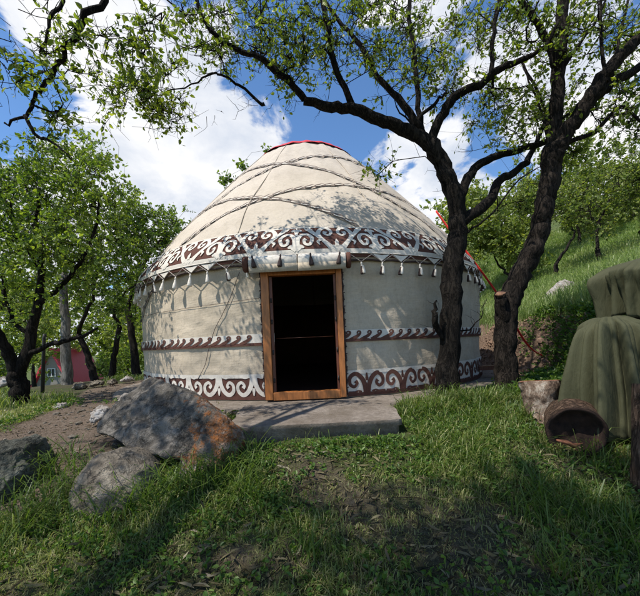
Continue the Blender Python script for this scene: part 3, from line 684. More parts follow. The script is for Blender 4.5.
A.limb([(492, 78, 4.3, 0.0294), (492, 45, 4.3, 0.02688), (497, 15, 4.3, 0.02352), (505, -30, 4.3, 0.0168)], 4)
A.limb([(418, 122, 4.45, 0.0252), (437, 100, 4.4, 0.02016), (446, 92, 4.35, 0.0126)], 4)
A.limb([(459, 200, 4.55, 0.063), (471, 172, 4.6, 0.05712), (488, 160, 4.65, 0.0504), (510, 152, 4.75, 0.0462), (543, 143, 4.95, 0.04032), (575, 120, 5.1, 0.0252), (600, 80, 5.2, 0.0168)], 4)
A.limb([(463, 222, 4.55, 0.0714), (489, 202, 4.65, 0.06552), (499, 182, 4.75, 0.05544), (518, 169, 4.9, 0.04872), (532, 152, 5.05, 0.0378), (545, 110, 5.2, 0.0252), (520, 60, 5.3, 0.0168)], 4)
A.limb([(461, 235, 4.5, 0.0168), (485, 220, 4.4, 0.0126), (520, 180, 4.35, 0.00924), (545, 165, 4.3, 0.00504)], 4)
A.limb([(446, 190, 4.5, 0.0252), (436, 165, 4.45, 0.02016), (415, 130, 4.4, 0.01344), (395, 105, 4.35, 0.0084)], 4)
A.limb([(443, 340, 4.5, 0.0252), (436, 325, 4.45, 0.042), (434, 315, 4.4, 0.0378), (436, 300, 4.4, 0.01008)], 4)
A.limb([(470, 330, 4.55, 0.01008), (480, 318, 4.5, 0.00672), (486, 300, 4.5, 0.00336)], 3)
A.grow(blobs([(330, 25, 4.3, 60, 40, .6, 60), (250, 35, 4.0, 60, 45, .6, 60), (290, 60, 4.2, 40, 30, .4, 20), (200, 60, 3.9, 50, 35, .4, 18), (165, 88, 3.9, 45, 28, .4, 26), (115, 92, 3.8, 45, 22, .3, 26), (165, 115, 3.85, 30, 18, .3, 20), (395, 30, 4.6, 50, 40, .6, 40),
              (450, 40, 4.5, 45, 45, .6, 46), (500, 105, 4.6, 55, 35, .5, 50), (380, 172, 4.3, 14, 9, .12, 5), (300, 70, 4.3, 50, 30, .5, 26), (385, 75, 4.4, 40, 30, .4, 22), (440, 95, 4.5, 25, 30, .4, 16), (350, -40, 4.2, 130, 40, 1.2, 60), (520, 200, 5.3, 25, 18, .3, 10)]), up=.08, jit=.035)
ra = empty('apricot_tree', 'dark barked tree whose long limb arches over the yurt roof', 'tree', 'apricot trees around the yurt')
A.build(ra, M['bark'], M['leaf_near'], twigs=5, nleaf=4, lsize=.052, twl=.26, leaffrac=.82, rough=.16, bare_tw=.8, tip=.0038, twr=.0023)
# tree B
B = Tree()
B.limb([(509, 415, 4.65, 0.2028), (508, 398, 4.65, 0.1599), (505, 370, 4.65, 0.1404), (505, 340, 4.65, 0.1404), (507, 312, 4.65, 0.1443), (515, 288, 4.65, 0.1365), (526, 265, 4.6, 0.1287), (538, 238, 4.55, 0.117), (544, 212, 4.5, 0.1131), (548, 188, 4.5, 0.117), (551, 165, 4.5, 0.1248), (552, 150, 4.5, 0.117)], 5)
B.limb([(552, 152, 4.5, 0.0858), (556, 105, 4.45, 0.0819), (560, 60, 4.4, 0.078), (563, 5, 4.35, 0.0663), (565, -50, 4.3, 0.0546)], 5)
B.limb([(558, 70, 4.4, 0.0546), (553, 55, 4.4, 0.04836), (538, 26, 4.35, 0.04056), (520, -5, 4.3, 0.0351), (505, -40, 4.3, 0.0234)], 4)
B.limb([(552, 160, 4.45, 0.1014), (562, 140, 4.4, 0.0975), (578, 118, 4.3, 0.0936), (594, 92, 4.2, 0.0858), (612, 66, 4.1, 0.0741), (640, 38, 4.0, 0.0624), (675, 10, 3.9, 0.0468)], 5)
B.limb([(596, 96, 4.2, 0.0624), (612, 84, 4.2, 0.05616), (632, 72, 4.15, 0.0507), (670, 50, 4.1, 0.039)], 4)
B.limb([(566, 142, 4.4, 0.0312), (590, 134, 4.35, 0.02652), (606, 120, 4.3, 0.0234), (622, 106, 4.25, 0.02028), (634, 116, 4.2, 0.01716), (655, 128, 4.2, 0.01248)], 4)
B.limb([(606, 78, 4.1, 0.0234), (603, 45, 4.1, 0.01872), (600, 10, 4.1, 0.0156), (598, -30, 4.1, 0.01092)], 4)
B.limb([(606, 82, 4.1, 0.0234), (617, 45, 4.1, 0.01716), (628, 0, 4.1, 0.01248)], 4)
B.limb([(558, 75, 4.45, 0.0234), (580, 45, 4.4, 0.01872), (604, 5, 4.4, 0.01404), (615, -20, 4.4, 0.00936)], 4)
B.limb([(551, 190, 4.5, 0.0234), (548, 140, 4.7, 0.01872), (538, 105, 4.8, 0.0156), (522, 60, 4.9, 0.00936)], 4)
B.limb([(560, 120, 4.45, 0.0156), (575, 112, 4.5, 0.01248), (600, 108, 4.6, 0.0078)], 4)
B.limb([(506, 322, 4.62, .09), (502, 306, 4.55, .075), (500, 294, 4.52, .062)], 4)
B.grow(blobs([(590, 30, 4.3, 55, 45, .7, 56), (520, 30, 4.5, 45, 45, .7, 46), (620, 110, 4.4, 40, 30, .5, 30), (560, 100, 4.9, 60, 35, .4, 40), (600, 150, 4.7, 45, 16, .3, 16), (640, 50, 4.3, 40, 60, .6, 30), (575, -45, 4.3, 120, 40, 1.1, 50), (490, 130, 4.9, 35, 30, .4, 20)]), up=.08, jit=.035)
rb = empty('apricot_tree', 'dark leaning tree forking above the tree stump, right of the yurt', 'tree', 'apricot trees around the yurt')
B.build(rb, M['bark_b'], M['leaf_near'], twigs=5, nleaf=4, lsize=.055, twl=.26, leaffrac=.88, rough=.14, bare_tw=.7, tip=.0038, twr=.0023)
c0 = at(500, 294.5, 4.515); c1 = at(500.0, 292.8, 4.505)
M['cut_old'] = simple('weathered_cut', (.16, .085, .05), .6, 22, .95, .8)
mb = MB(); mb.tube([c0, c1, c1+(c1-c0)*.4], [.064, .060, .02], 14, True, 0, .15); mb.build('cut_face', M['cut_old'], rb)
# tree C: stands out of frame to the left of the camera, its limbs hang into the upper left
C = Tree()
C.limbw([(-3.3, -.1, -1.0, .24), (-3.25, -.05, -.3, .19), (-3.15, .1, .6, .17), (-3.0, .35, 1.7, .16), (-2.9, .7, 2.7, .14)], 5)
p1 = at(96, -20, 3.0)
C.limbw([(-2.9, .7, 2.7, .11), (-2.6, 1.5, 3.5, .09), np.r_[p1, .032], np.r_[at(86, 15, 3.0), .028], np.r_[at(70, 42, 3.0), .023], np.r_[at(50, 76, 3.0), .019], np.r_[at(36, 100, 3.0), .016], np.r_[at(24, 117, 3.0), .013], np.r_[at(3, 124, 3.0), .008]], 5)
C.limb([(25, 116, 3.0, .017), (35, 133, 3.0, .014), (52, 142, 3.0, .011), (73, 159, 3.0, .004)], 4)
C.limbw([(-2.9, .7, 2.7, .07), (-3.2, 1.9, 3.3, .05), np.r_[at(5, -20, 3.0), .03], np.r_[at(10, 25, 3.0), .022], np.r_[at(11, 60, 3.0), .018], np.r_[at(-2, 92, 3.0), .012]], 5)
C.limbw([(-2.6, 1.5, 3.5, .05), np.r_[at(50, -20, 2.9), .02], np.r_[at(50, 20, 2.9), .014], np.r_[at(40, 55, 2.9), .008]], 5)
C.limbw([(-2.6, 1.5, 3.5, .05), np.r_[at(150, -20, 3.1), .02], np.r_[at(160, 5, 3.1), .012], np.r_[at(190, 28, 3.1), .006]], 5)
C.limbw([(-2.9, .7, 2.7, .10), (-2.0, .3, 3.6, .08), (-.9, .2, 4.3, .06), (.3, .4, 4.7, .04), (1.3, .6, 4.9, .02)], 5)
C.limbw([(-2.9, .7, 2.7, .10), (-2.7, -.2, 3.7, .08), (-1.9, -1.1, 4.5, .06), (-.7, -1.6, 5.0, .03)], 5)
C.limbw([(-2.9, .7, 2.7, .09), (-3.7, 1.2, 3.6, .06), (-4.6, 1.4, 4.2, .03)], 5)
def wblob(spec):
    out = []
    for x, y, z, a, b, c, n in spec:
        u = rng.normal(size=(n, 3)); u /= np.linalg.norm(u, axis=1)[:, None]; u *= rng.random((n, 1))**.4
        kc = max(1, n//7); u = np.where((rng.random((n, 1)) < .85), u[:kc][rng.integers(kc, size=n)]+rng.normal(scale=.17, size=(n, 3)), u)
        out.append(u*np.array([a, b, c])+np.array([x, y, z]))
    return np.concatenate(out)
C.grow(np.concatenate([blobs([(40, 40, 3.0, 45, 50, .3, 20), (130, 25, 3.1, 50, 28, .3, 18), (60, 110, 3.0, 30, 20, .2, 8), (20, 80, 3.0, 25, 30, .2, 6), (180, 15, 3.3, 30, 20, .2, 6)]),
       wblob([(-.6, .35, 4.6, 1.5, .8, .5, 420), (-1.6, -.1, 4.8, 1.3, .7, .4, 380), (-3.7, 1.8, 4.5, .9, .6, .4, 70), (-2.4, .1, 4.4, 1.3, 1.0, .6, 150), (-3.8, .6, 4.2, 1.2, .9, .6, 60), (.6, .4, 4.9, 1.2, 1.0, .4, 300), (-1.4, -1.0, 4.8, 1.6, 1.0, .5, 170), (-3.4, -1.0, 4.5, 1.2, 1.0, .5, 70), (1.5, -.2, 5.0, .9, .9, .4, 120)])]), up=.05, jit=.03)
rc_ = empty('apricot_tree', 'tree leaning in from beyond the left edge, dark limbs hanging across the upper left sky', 'tree', 'apricot trees around the yurt')
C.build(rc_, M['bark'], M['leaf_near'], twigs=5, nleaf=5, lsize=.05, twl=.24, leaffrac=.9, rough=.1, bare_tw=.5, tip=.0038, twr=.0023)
# left trees
D = Tree()
D.limb([(22, 418, 5.5, 0.1776), (20, 403, 5.5, 0.1406), (18, 385, 5.5, 0.1258), (17, 372, 5.5, 0.1184)], 5)
D.limb([(17, 374, 5.5, 0.0888), (8, 352, 5.4, 0.0814), (-2, 335, 5.3, 0.0666), (-15, 300, 5.3, 0.0518), (-10, 250, 5.3, 0.037)], 4)
D.limb([(19, 374, 5.5, 0.0888), (28, 352, 5.5, 0.0814), (31, 330, 5.5, 0.074), (38, 305, 5.5, 0.0592), (42, 270, 5.5, 0.0518), (36, 230, 5.5, 0.037), (42, 190, 5.5, 0.0222)], 4)
D.limb([(27, 356, 5.5, 0.0444), (45, 346, 5.4, 0.037), (62, 342, 5.3, 0.0333), (82, 336, 5.3, 0.0259), (97, 328, 5.2, 0.0148)], 4)
D.limb([(31, 335, 5.5, 0.037), (16, 325, 5.5, 0.0333), (6, 300, 5.5, 0.0296), (3, 270, 5.5, 0.0222)], 4)
D.limb([(38, 305, 5.5, 0.0444), (58, 288, 5.5, 0.037), (75, 270, 5.5, 0.0333), (92, 240, 5.5, 0.0259), (100, 200, 5.5, 0.0148)], 4)
D.limb([(42, 272, 5.5, 0.0222), (20, 240, 5.4, 0.0185), (10, 200, 5.4, 0.0111)], 4)
D.grow(blobs([(45, 175, 5.5, 55, 35, .9, 95), (15, 230, 5.4, 50, 50, .9, 105), (95, 195, 5.6, 35, 30, .7, 50), (60, 245, 5.6, 65, 40, .9, 90), (10, 300, 5.3, 40, 25, .7, 26), (100, 265, 5.6, 28, 35, .6, 34), (-30, 220, 5.3, 50, 70, .8, 40)]), up=.1)
rd_ = empty('fruit_tree', 'low branching dark tree beside the dirt path, nearest tree at the left', 'tree', 'trees left of the yurt')
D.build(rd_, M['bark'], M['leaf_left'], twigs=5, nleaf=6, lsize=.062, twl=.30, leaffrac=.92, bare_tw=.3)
def gentree(name, label, group, base, th, tr, spec, bark, leafm, lsize=.08, nleaf=6, twigs=4, lean=(0, 0), twl=.35, leaffrac=.95, tip=.005, forks=2, wig=.05, step=.3):
    t = Tree(); x, y = base[0], base[1]; z = float(H(x, y, False))
    top = np.array([x+lean[0], y+lean[1], z+th])
    t.limbw([(x, y, z-.2, tr*1.4), (x+lean[0]*.1, y, z+.08*th, tr*1.1), (x+lean[0]*.35, y+lean[1]*.3, z+.45*th, tr*.9), (*top, tr*.75)], 6, True, .012)
    cen = spec.mean(0)
    for k in range(forks):
        g_ = spec[rng.integers(len(spec))]*.5+cen*.5; g_ = g_+rng.normal(scale=.3, size=3); mid = (top+g_)/2+rng.normal(scale=.15, size=3)
        t.limbw([(*top, tr*.6), (*mid, tr*.42), (*g_, tr*.2)], 6, True, .02)
    t.grow(spec, step=step, jit=wig, up=.1, lead=.3)
    r = empty(name, label, 'shrub' if name == 'shrub' else 'tree', group)
    t.build(r, bark, leafm, tip=tip, twigs=twigs, nleaf=nleaf, lsize=lsize, twl=twl, leaffrac=leaffrac, kmax=8, twr=.004, rough=.08)
    return r
GL = 'trees left of the yurt'
def gpt(px, d):
    p = at(px, 300, d); return (p[0], d)
gentree('pale_tree', 'pale grey straight trunk standing in front of the red roofed house', GL, gpt(64, 8.6), 2.6, .115, blobs([(60, 200, 8.6, 45, 45, 1.3, 70), (90, 165, 8.8, 30, 30, 1, 30), (50, 250, 8.6, 40, 30, 1, 34)]), M['bark_pale'], M['leaf_left'], .085, 6)
gentree('slender_tree', 'thin double stemmed dark tree right of the red roofed house', GL, gpt(92, 9.2), 1.3, .09, blobs([(110, 230, 9.2, 30, 40, 1, 55), (100, 290, 9.3, 25, 30, .8, 35), (125, 265, 9.3, 22, 30, .8, 30)]), M['bark_far'], M['leaf_left'], .085, 6, lean=(-.4, 0), forks=4)
gentree('slender_tree', 'thin dark tree with curved stem between pale trunk and yurt', GL, gpt(108, 9.8), 1.5, .085, blobs([(135, 225, 9.8, 25, 30, 1, 50), (118, 300, 9.8, 22, 28, .8, 26), (150, 245, 10, 22, 25, .8, 34)]), M['bark_far'], M['leaf_left'], .085, 6, lean=(.3, 0), forks=3)
gentree('shade_tree', 'dark trunked tree touching the left edge of the yurt', GL, gpt(134, 10.6), 2.2, .12, blobs([(160, 228, 10.6, 28, 22, 1.2, 70), (140, 270, 10.6, 25, 40, 1.2, 70), (125, 240, 10.6, 30, 40, 1.2, 50), (175, 240, 11, 20, 18, 1, 26)]), M['bark_far'], M['leaf_left'], .09, 7, lean=(-.2, 0), forks=3)
gentree('shade_tree', 'leafy tree behind the leftmost fruit tree at frame edge', GL, gpt(-10, 9.5), 2.0, .14, blobs([(0, 230, 9.5, 40, 50, 1.5, 90), (25, 290, 9.5, 35, 35, 1.2, 50), (-50, 260, 9.5, 50, 60, 1.5, 50)]), M['bark_far'], M['leaf_left'], .09, 7, forks=3)
gentree('roundtop_tree', 'tree with its leafy tips peeping over the left roof slope', GL, (-3.3, 13.2), 4.0, .14, np.concatenate([blobs([(242, 166, 13.2, 4, 3, .2, 6), (226, 181, 13.2, 6, 3, .2, 7), (268, 149, 13.2, 3, 2, .2, 3)]), blobs([(240, 230, 13.4, 30, 35, .8, 25)])]), M['bark_far'], M['leaf_left'], .12, 6, forks=2)
FB = 'bushy trees beyond the left path'
for px, d, top, w, lab in ((30, 17, 300, 45, 'rounded bright green bush tree left of the far house'), (125, 15, 330, 26, 'sunlit yellow green bush below the trees left of the yurt'), (150, 19, 275, 40, 'tall green tree far behind the left yurt edge'), (75, 36, 262, 60, 'distant green tree rising behind the red roof'), (0, 26, 250, 60, 'distant leafy tree at the far left edge'), (118, 30, 290, 40, 'distant green tree right of the red roof')):
    hz = PY-(px-PX)*-.0437*-1 if False else PY+(PX-px)*.0437
    cy = (top+hz+12)/2; n = int(70+w*1.6)
    p = at(px, 300, d); zb = float(H(p[0], d, False))
    sp = blobs([(px, cy, d, w, (hz+12-top)/2, w/F*d*.8, n)]); sp[:, 2] = np.maximum(sp[:, 2], zb+.3)
    gentree('bushy_tree', lab, FB, (p[0], d), max(.6, (sp[:, 2].mean()-zb)*.5), .12, sp, M['bark_far'], M['leaf_back'], .014*d**.85, 9, 5, twl=.03*d, forks=3, step=.5)
# hillside trees on the right
for px, d, top, w, lab in ((6, 10.5, 362, 16, 'low shrub at the far left behind the leftmost trunk'), (108, 12, 350, 16, 'low shrub at the end of the dirt path'), (130, 13, 340, 16, 'leafy shrub beside the left yurt edge')):
    hz = PY+(PX-px)*.0437; p = at(px, 300, d); zb = float(H(p[0], d, False)); sp = blobs([(px, (top+hz+26)/2, d, w, (hz+26-top)/2, .7, 60)]); sp[:, 2] = np.maximum(sp[:, 2], zb+.1)
    gentree('shrub', lab, 'shrubs at the rim of the yard', (p[0], d), .25, .03, sp, M['bark_far'], M['leaf_left'], .075, 7, 4, twl=.25, forks=3, step=.3)
GR = 'trees on the grassy hillside'
hs = [(478, 13, 226, 30, 32, 110, 'yellow green leafy tree framed between the two dark trunks', 1), (452, 17, 240, 24, 34, 60, 'green tree just behind the nearer dark trunk', 1),
      (512, 12.5, 240, 26, 30, 100, 'bright low crowned tree behind the forked trunk', 1), (562, 10.8, 205, 32, 36, 90, 'hillside tree with several thin dark stems by the rock', .9), (602, 10.0, 192, 32, 40, 110, 'leafy hillside tree with crooked dark stems above the canvas cover', .95),
      (640, 9.6, 188, 28, 46, 100, 'hillside tree at the right frame edge', .95), (585, 15, 180, 50, 42, 150, 'taller pale crowned tree higher up the hillside', 1), (534, 15, 200, 30, 34, 110, 'half bare tree on the slope behind the forked trunk', .55), (655, 15, 185, 40, 50, 120, 'large tree high on the slope at far right', 1),
      (500, 22, 215, 50, 25, 90, 'distant tree on the slope between the trunks', 1), (610, 18, 200, 50, 36, 130, 'distant shaded tree at the top of the grassy slope', 1)]
for px, d, cy, rx, ry, n, lab, lf in hs:
    p = at(px, 300, d); zb = float(H(p[0], d, False))
    sp = blobs([(px, cy, d, rx, ry, rx/F*d*.9, n)]); sp[:, 2] = np.maximum(sp[:, 2], zb+.5)
    gentree('hillside_tree', lab, GR, (p[0]+random.uniform(-.2, .4), d), max(.4, (sp[:, 2].mean()-zb)*.25), .06+.002*d, sp, M['bark_far'], M['leaf_back'], (.0165 if d > 12 else .0135)*d**.8, 8 if d > 12 else 5, 5, lean=(random.uniform(-.3, .1), 0), leaffrac=lf, forks=6, wig=.06, twl=.035*d, step=.35)
# ------------------------------------------------------------------ boulders
def hull_rock(name, pts, mat, label, group=None, amp=.05, sub=4, seed=0, smooth=.5, ledge=False):
    bm = bmesh.new()
    P = np.array(pts, float); c = P.mean(0)
    for p in P: bm.verts.new(p-c)
    r = bmesh.ops.convex_hull(bm, input=bm.verts); 
    junk = [e for e in r['geom_interior'] if isinstance(e, bmesh.types.BMVert)]
    bmesh.ops.delete(bm, geom=junk, context='VERTS'); bmesh.ops.triangulate(bm, faces=bm.faces)
    for k in range(sub):
        bmesh.ops.subdivide_edges(bm, edges=bm.edges, cuts=1, use_grid_fill=True)
        if k in (1, 2): bmesh.ops.smooth_vert(bm, verts=bm.verts, factor=smooth, use_axis_x=True, use_axis_y=True, use_axis_z=True)
    bmesh.ops.triangulate(bm, faces=[f for f in bm.faces if len(f.verts) > 4]); bm.normal_update()
    sc = np.ptp(P, axis=0).max()
    if ledge:
        for v in bm.verts:
            w = v.co+Vector(c); zl = -.03-.13*(w.x+1.9)/.62+.015*math.sin(w.x*9)
            f_ = float(sstep(zl+.02, zl-.05, w.z))*float(sstep(-1.12, -1.30, w.x))*float(sstep(3.75, 3.3, w.y))
            v.co.y += .26*f_; v.co.x += .05*f_
        bm.normal_update()
    for v in bm.verts:
        q = (v.co+Vector(c))*(2.2/sc)+Vector((seed, seed*2, 0))
        d = mnoise.fractal(q*1.5, .8, 2.1, 6)*amp + .35*amp*mnoise.fractal(q*7, .8, 2.1, 4)
        rd = 1-abs(mnoise.noise(q*2.1)); d += .6*amp*(rd**6-.3)
        v.co += v.normal*d
    me = bpy.data.meshes.new(name); bm.to_mesh(me); bm.free()
    me.polygons.foreach_set('use_smooth', np.ones(len(me.polygons), bool))
    if mat is M['rock']: 
        for v in me.vertices: v.co = v.co+Vector(c)
        o = obj(name, me, mat)
    else:
        o = obj(name, me, mat); o.location = c
    return tag(o, label, 'boulder' if sc > .6 else 'rock', group)
GB = 'boulders beside the path'
hull_rock('boulder', [at(*q) for q in ((150, 375, 3.4), (168, 380, 3.2), (128, 394, 3.35), (104, 414, 3.15), (96, 430, 3.02), (99, 443, 2.98), (125, 444, 2.84), (167, 452, 2.76), (190, 396, 3.1), (222, 412, 3.0), (243, 430, 3.0), (245, 446, 2.95), (225, 474, 2.75), (196, 494, 2.62), (168, 494, 2.75), (112, 480, 3.1), (140, 488, 2.95),
   (150, 382, 4.0), (205, 402, 4.0), (228, 440, 3.8), (110, 420, 3.8), (110, 450, 3.8))], M['rock'], 'large angular grey boulder with orange lichen beside the doorstep', GB, .04, 5, 3, .22, True)
def dome_pts(px, py, d, rx, top, bot, rd, n=40, seed=1):
    r = np.random.default_rng(seed); out = []
    cz = at(px, bot, d)[2]; hz = at(px, top, d)[2]-cz; X0 = at(px, bot, d)[0]; W = rx/F*d
    for i in range(n):
        a = r.random()*2*math.pi; e = math.asin(r.random()*1.3-.3) if True else 0
        k = r.uniform(.92, 1.0); out.append((X0+W*k*math.cos(a)*math.cos(e)**.8, d+rd*k*math.sin(a)*math.cos(e)**.8, cz+hz*k*math.sin(e)))
    return out
hull_rock('boulder', dome_pts(122, 452, 2.66, 44, 448, 498, .36, 260, 2), M['rock2'], 'rounded brown boulder half sunk in grass in front of the large one', GB, .016, 3, 9, .6)
hull_rock('boulder', dome_pts(8, 430, 2.75, 40, 428, 492, .4, 44, 3), M['rock3'], 'dark mossy boulder cut by the left edge', GB, .03, 4, 14)
def small_rock(px, py, d, w, h, mat, label, seed, group='stones along the dirt path', depth=None):
    hull_rock('stone', dome_pts(px, py, d, w, py-h, py+h*.5, (depth or w/F*d)*.9, 22, seed), mat, label, group, .012*d/3, 3, seed, .4)
small_rock(103, 413, 3.9, 13, 8, M['rock4'], 'flat brown stone lying on the path left of the large boulder', 5)
small_rock(126, 402, 4.0, 8, 10, M['rock4'], 'pale stone leaning on the back of the large boulder', 6)
small_rock(6, 382, 6.8, 8, 6, M['rock4'], 'white stone at the far left behind the leftmost tree', 7)
small_rock(42, 416, 4.6, 9, 4, M['rock2'], 'brown stone at the grassy path border', 8)
small_rock(60, 408, 5.0, 8, 5, M['rock4'], 'grey stone in the grass between tree and path', 9)
small_rock(24, 384, 7.2, 6, 4, M['rock4'], 'small pale stone just right of the leftmost trunk', 10)
small_rock(127, 379, 8.2, 7, 3, M['rock4'], 'pale stone at the path end near the yurt', 11)
small_rock(112, 382, 7.8, 5, 3, M['rock2'], 'little brown stone on the path crest', 12)
small_rock(97, 383, 7.6, 7, 3, M['rock2'], 'dark low stone below the red roof', 13)
small_rock(80, 386, 7.4, 8, 4, M['rock2'], 'dark stone at the foot of the pale trunk', 15)
small_rock(548, 440, 3.1, 5, 4, M['rock4'], 'small grey stone wedged beside the fallen log', 16, 'stones near the log')
hp = G(562, 300, 4); dd = float(hp[1])
hull_rock('hill_rock', dome_pts(565, 290, dd-.3, 21, 279, 312, .35, 60, 17), M['rock4'], 'pale rounded rock set in the grassy bank at the right', None, .03, 4, 17)
small_rock(588, 286, dd-.1, 9, 9, M['rock4'], 'small whitish rock on the bank beside the larger pale rock', 18, 'rocks on the bank')
# ------------------------------------------------------------------ stump and log
st = empty('tree_stump', 'short upright stump with pale flaky bark and orange rim', 'stump', loc=tuple(at(540, 430, 3.55)))
def local(mb, root):
    mb.v = [v-np.array(root.location) for v in mb.v]; return mb
mb = MB(); b0 = at(547, 440, 3.3); b1 = at(540, 381, 3.38); P = [b0+(b1-b0)*t for t in np.linspace(0, 1, 14)]
mb.tube(P, [.125+.045*t+.008*math.sin(t*9) for t in np.linspace(0, 1, 14)], 30, False, 0, .14); 
M['flaky'] = (lambda t: t.pbr(t.ramp(t.noise(14, 6, t.coord((1, 1, .6)), .75), [(.38, (.06, .04, .03)), (.5, (.20, .14, .10)), (.62, (.42, .35, .28))]), .95, t.bump(t.noise(16, 6, t.coord((1, 1, .5)), .7), 1.0, .03), .1))(NT('flaky_bark'))
local(mb, st).build('bark', M['flaky'], st)
mb = MB(); up = (b1-b0)/np.linalg.norm(b1-b0); mb.tube([b1-up*.010, b1+up*.006, b1+up*.004], [.172, .166, .02], 30, True, 0, .14); local(mb, st).build('cut_top', M['cutwood'], st)
lg = empty('fallen_log', 'short log lying on the grass with a hollow dark end facing forward', 'log', loc=tuple(at(574, 440, 3.0)))
e0 = at(576, 433, 2.72); e1 = at(566, 412, 3.45); e1[2] = e0[2]+.03
P = [e0+(e1-e0)*t for t in np.linspace(0, 1, 12)]
dr = (e1-e0)/np.linalg.norm(e1-e0)
def loft(mb, prof, k=56, sd=0.0):
    N_ = np.cross(dr, [0, 0, 1.0]); N_ /= np.linalg.norm(N_); B_ = np.cross(N_, dr); an = np.arange(k)*2*math.pi/k; V = []
    for t_, r_, am in prof:
        rr = r_*(1+am*(.6*np.sin(an*2+sd)+.5*vnoise(an*3+5, np.full(k, t_*4+sd))*np.sin(an/2)+.35*np.sin(an*7+t_*3)*.3)); tt = t_+am*.12*np.sin(an*3+1)
        V.append(e0+np.outer(tt, dr)+np.outer(np.cos(an)*rr, N_)+np.outer(np.sin(an)*rr, B_))
    mb.add(np.concatenate(V), [(i*k+j, i*k+(j+1) % k, (i+1)*k+(j+1) % k, (i+1)*k+j) for i in range(len(prof)-1) for j in range(k)])
mb = MB(); loft(mb, [(t_, .205, .09) for t_ in np.linspace(0, .46, 12)]+[(.465, .17, .05), (.466, .01, 0)])
M['logbark'] = bark_mat('log_bark', (.05, .03, .02), (.12, .075, .05), (.24, .17, .12), .8)
local(mb, lg).build('bark', M['logbark'], lg)
mb = MB(); loft(mb, [(.03, .2035, .09), (-.006, .203, .09), (-.008, .188, .10), (.02, .172, .10), (.06, .158, .11), (.085, .13, .12), (.095, .07, .12), (.10, .005, 0)])
M['rotten_shaded'] = simple('shaded_rotten_wood', (.022, .012, .008), .6, 14, .95, .8, .02)  # rotten wood, colour darkened further to stand in for shade on the end
local(mb, lg).build('hollow_end', M['rotten_shaded'], lg)
mb = MB(); q = e0+np.array([-.03, -.004, -.10])
mb.tube([q+np.array([-.13, 0, .05]), q+np.array([-.06, -.02, .035]), q, q+np.array([.07, -.01, .02])], [.012, .03, .026, .006], 8, True, 0, .2, .6); local(mb, lg).build('splinter', M['cutwood'], lg)
# ------------------------------------------------------------------ canvas cover
cc = at(612, 440, 3.0); cv = empty('canvas_cover', 'olive green canvas sheets draped over a tall stove at right edge', 'canvas cover', loc=(cc[0], 3.0, 0))
def drape(name, cx, cy, prof, fold, nf, seed, hem, lab=None, squ=2.6, yaw=0., nrep=200):
    """prof: rows (t, rx, ry, z, dx, dy) from top centre to hem"""
    pr = catmull(np.array(prof, float)[:, 1:], 7); m = len(pr); th = np.linspace(0, 2*math.pi, nrep); V = np.zeros((m, nrep, 3))
    for i, (rx, ry, z, dx_, dy_) in enumerate(pr):
        t = i/(m-1); w = min(1, t*1.15)**.75
        f1 = np.sin(th*nf+seed+1.2*np.sin(th*2+seed)+t*1.1); f2 = vnoise(th*nf*.55+seed, np.full(nrep, t*1.5), seed); f3 = np.sin(th*nf*2.3+seed*2+t*2)
        k = 1+fold*w*(.75*(1-2*np.abs(np.sin(.5*(th*nf+seed+1.2*np.sin(th*2+seed)+t*1.6))))+.9*f2+.5*f3)+.02*vnoise(th*9, np.full(nrep, t*6), seed+3)
        k[-1] = k[0]
        c, s_ = np.cos(th), np.sin(th); q = (np.abs(c)**squ+np.abs(s_)**squ)**(-1/squ)
        x = rx*q*k*c; y = ry*q*k*s_
        V[i, :, 0] = cx+dx_+x*math.cos(yaw)-y*math.sin(yaw); V[i, :, 1] = cy+dy_+x*math.sin(yaw)+y*math.cos(yaw)
        V[i, :, 2] = z+hem*w*(vnoise(np.cos(th)*2+seed, np.sin(th)*2, seed+5))+.015*(1-w)*vnoise(x*8, y*8+seed, 2)
    mb = MB(); nn = nrep; mb.add(V.reshape(-1, 3), [(i*nn+j, i*nn+j+1, (i+1)*nn+j+1, (i+1)*nn+j) for i in range(m-1) for j in range(nn-1)])
    o = local(mb, cv).build(name, M['canvas'], cv); md = o.modifiers.new('s', 'SOLIDIFY'); md.thickness = .006
    if lab: o['label'] = lab
    return o
ztop = at(600, 322, 2.95)[2]
drape('lower_sheet', at(617, 400, 3.05)[0], 3.05, [(0, .01, .01, ztop+.02, -.02, 0), (0, .10, .10, ztop+.02, -.03, 0), (0, .21, .18, ztop-.02, -.01, 0), (0, .27, .23, ztop-.10, 0, -.02), (0, .33, .29, ztop-.42, .01, -.04), (0, .37, .34, ztop-.72, .02, -.05), (0, .45, .40, ztop-1.02, .03, -.06)], .24, 11, 3, .10, None, 2.6)
x2 = at(672, 300, 3.3)[0]; z2 = at(640, 262, 3.3)[2]
drape('upper_sheet', x2, 3.3, [(0, .01, .01, z2+.05, .1, 0), (0, .22, .2, z2+.05, .06, 0), (0, .42, .32, z2+.0, 0, 0), (0, .57, .40, z2-.07, 0, 0), (0, .60, .40, z2-.12, 0, 0), (0, .57, .38, z2-.22, 0, 0), (0, .545, .36, z2-.32, 0, 0), (0, .53, .35, z2-.52, 0, 0)], .13, 15, 11, .07, None, 5.0, .12)
mb = MB(); mb.lathe([(.02, z2-.06), (.27, z2-.07), (.28, z2-.3), (.28, ztop-.25), (.29, -.35)], (x2+.03, 3.36, 0), 24); local(mb, cv).build('stove_body', M['steel'], cv)
# standing post at the right border
mb = MB(); b = at(640, 480, 2.35); t0 = at(641, 384, 2.4); P = [b+(t0-b)*t for t in np.linspace(-.1, 1, 12)]
mb.tube(P, .052, 14, True, 0, .12); po = mb.build('wooden_post', M['logbark']); tag(po, 'short brown barked wooden post in front of the canvas cover', 'post')
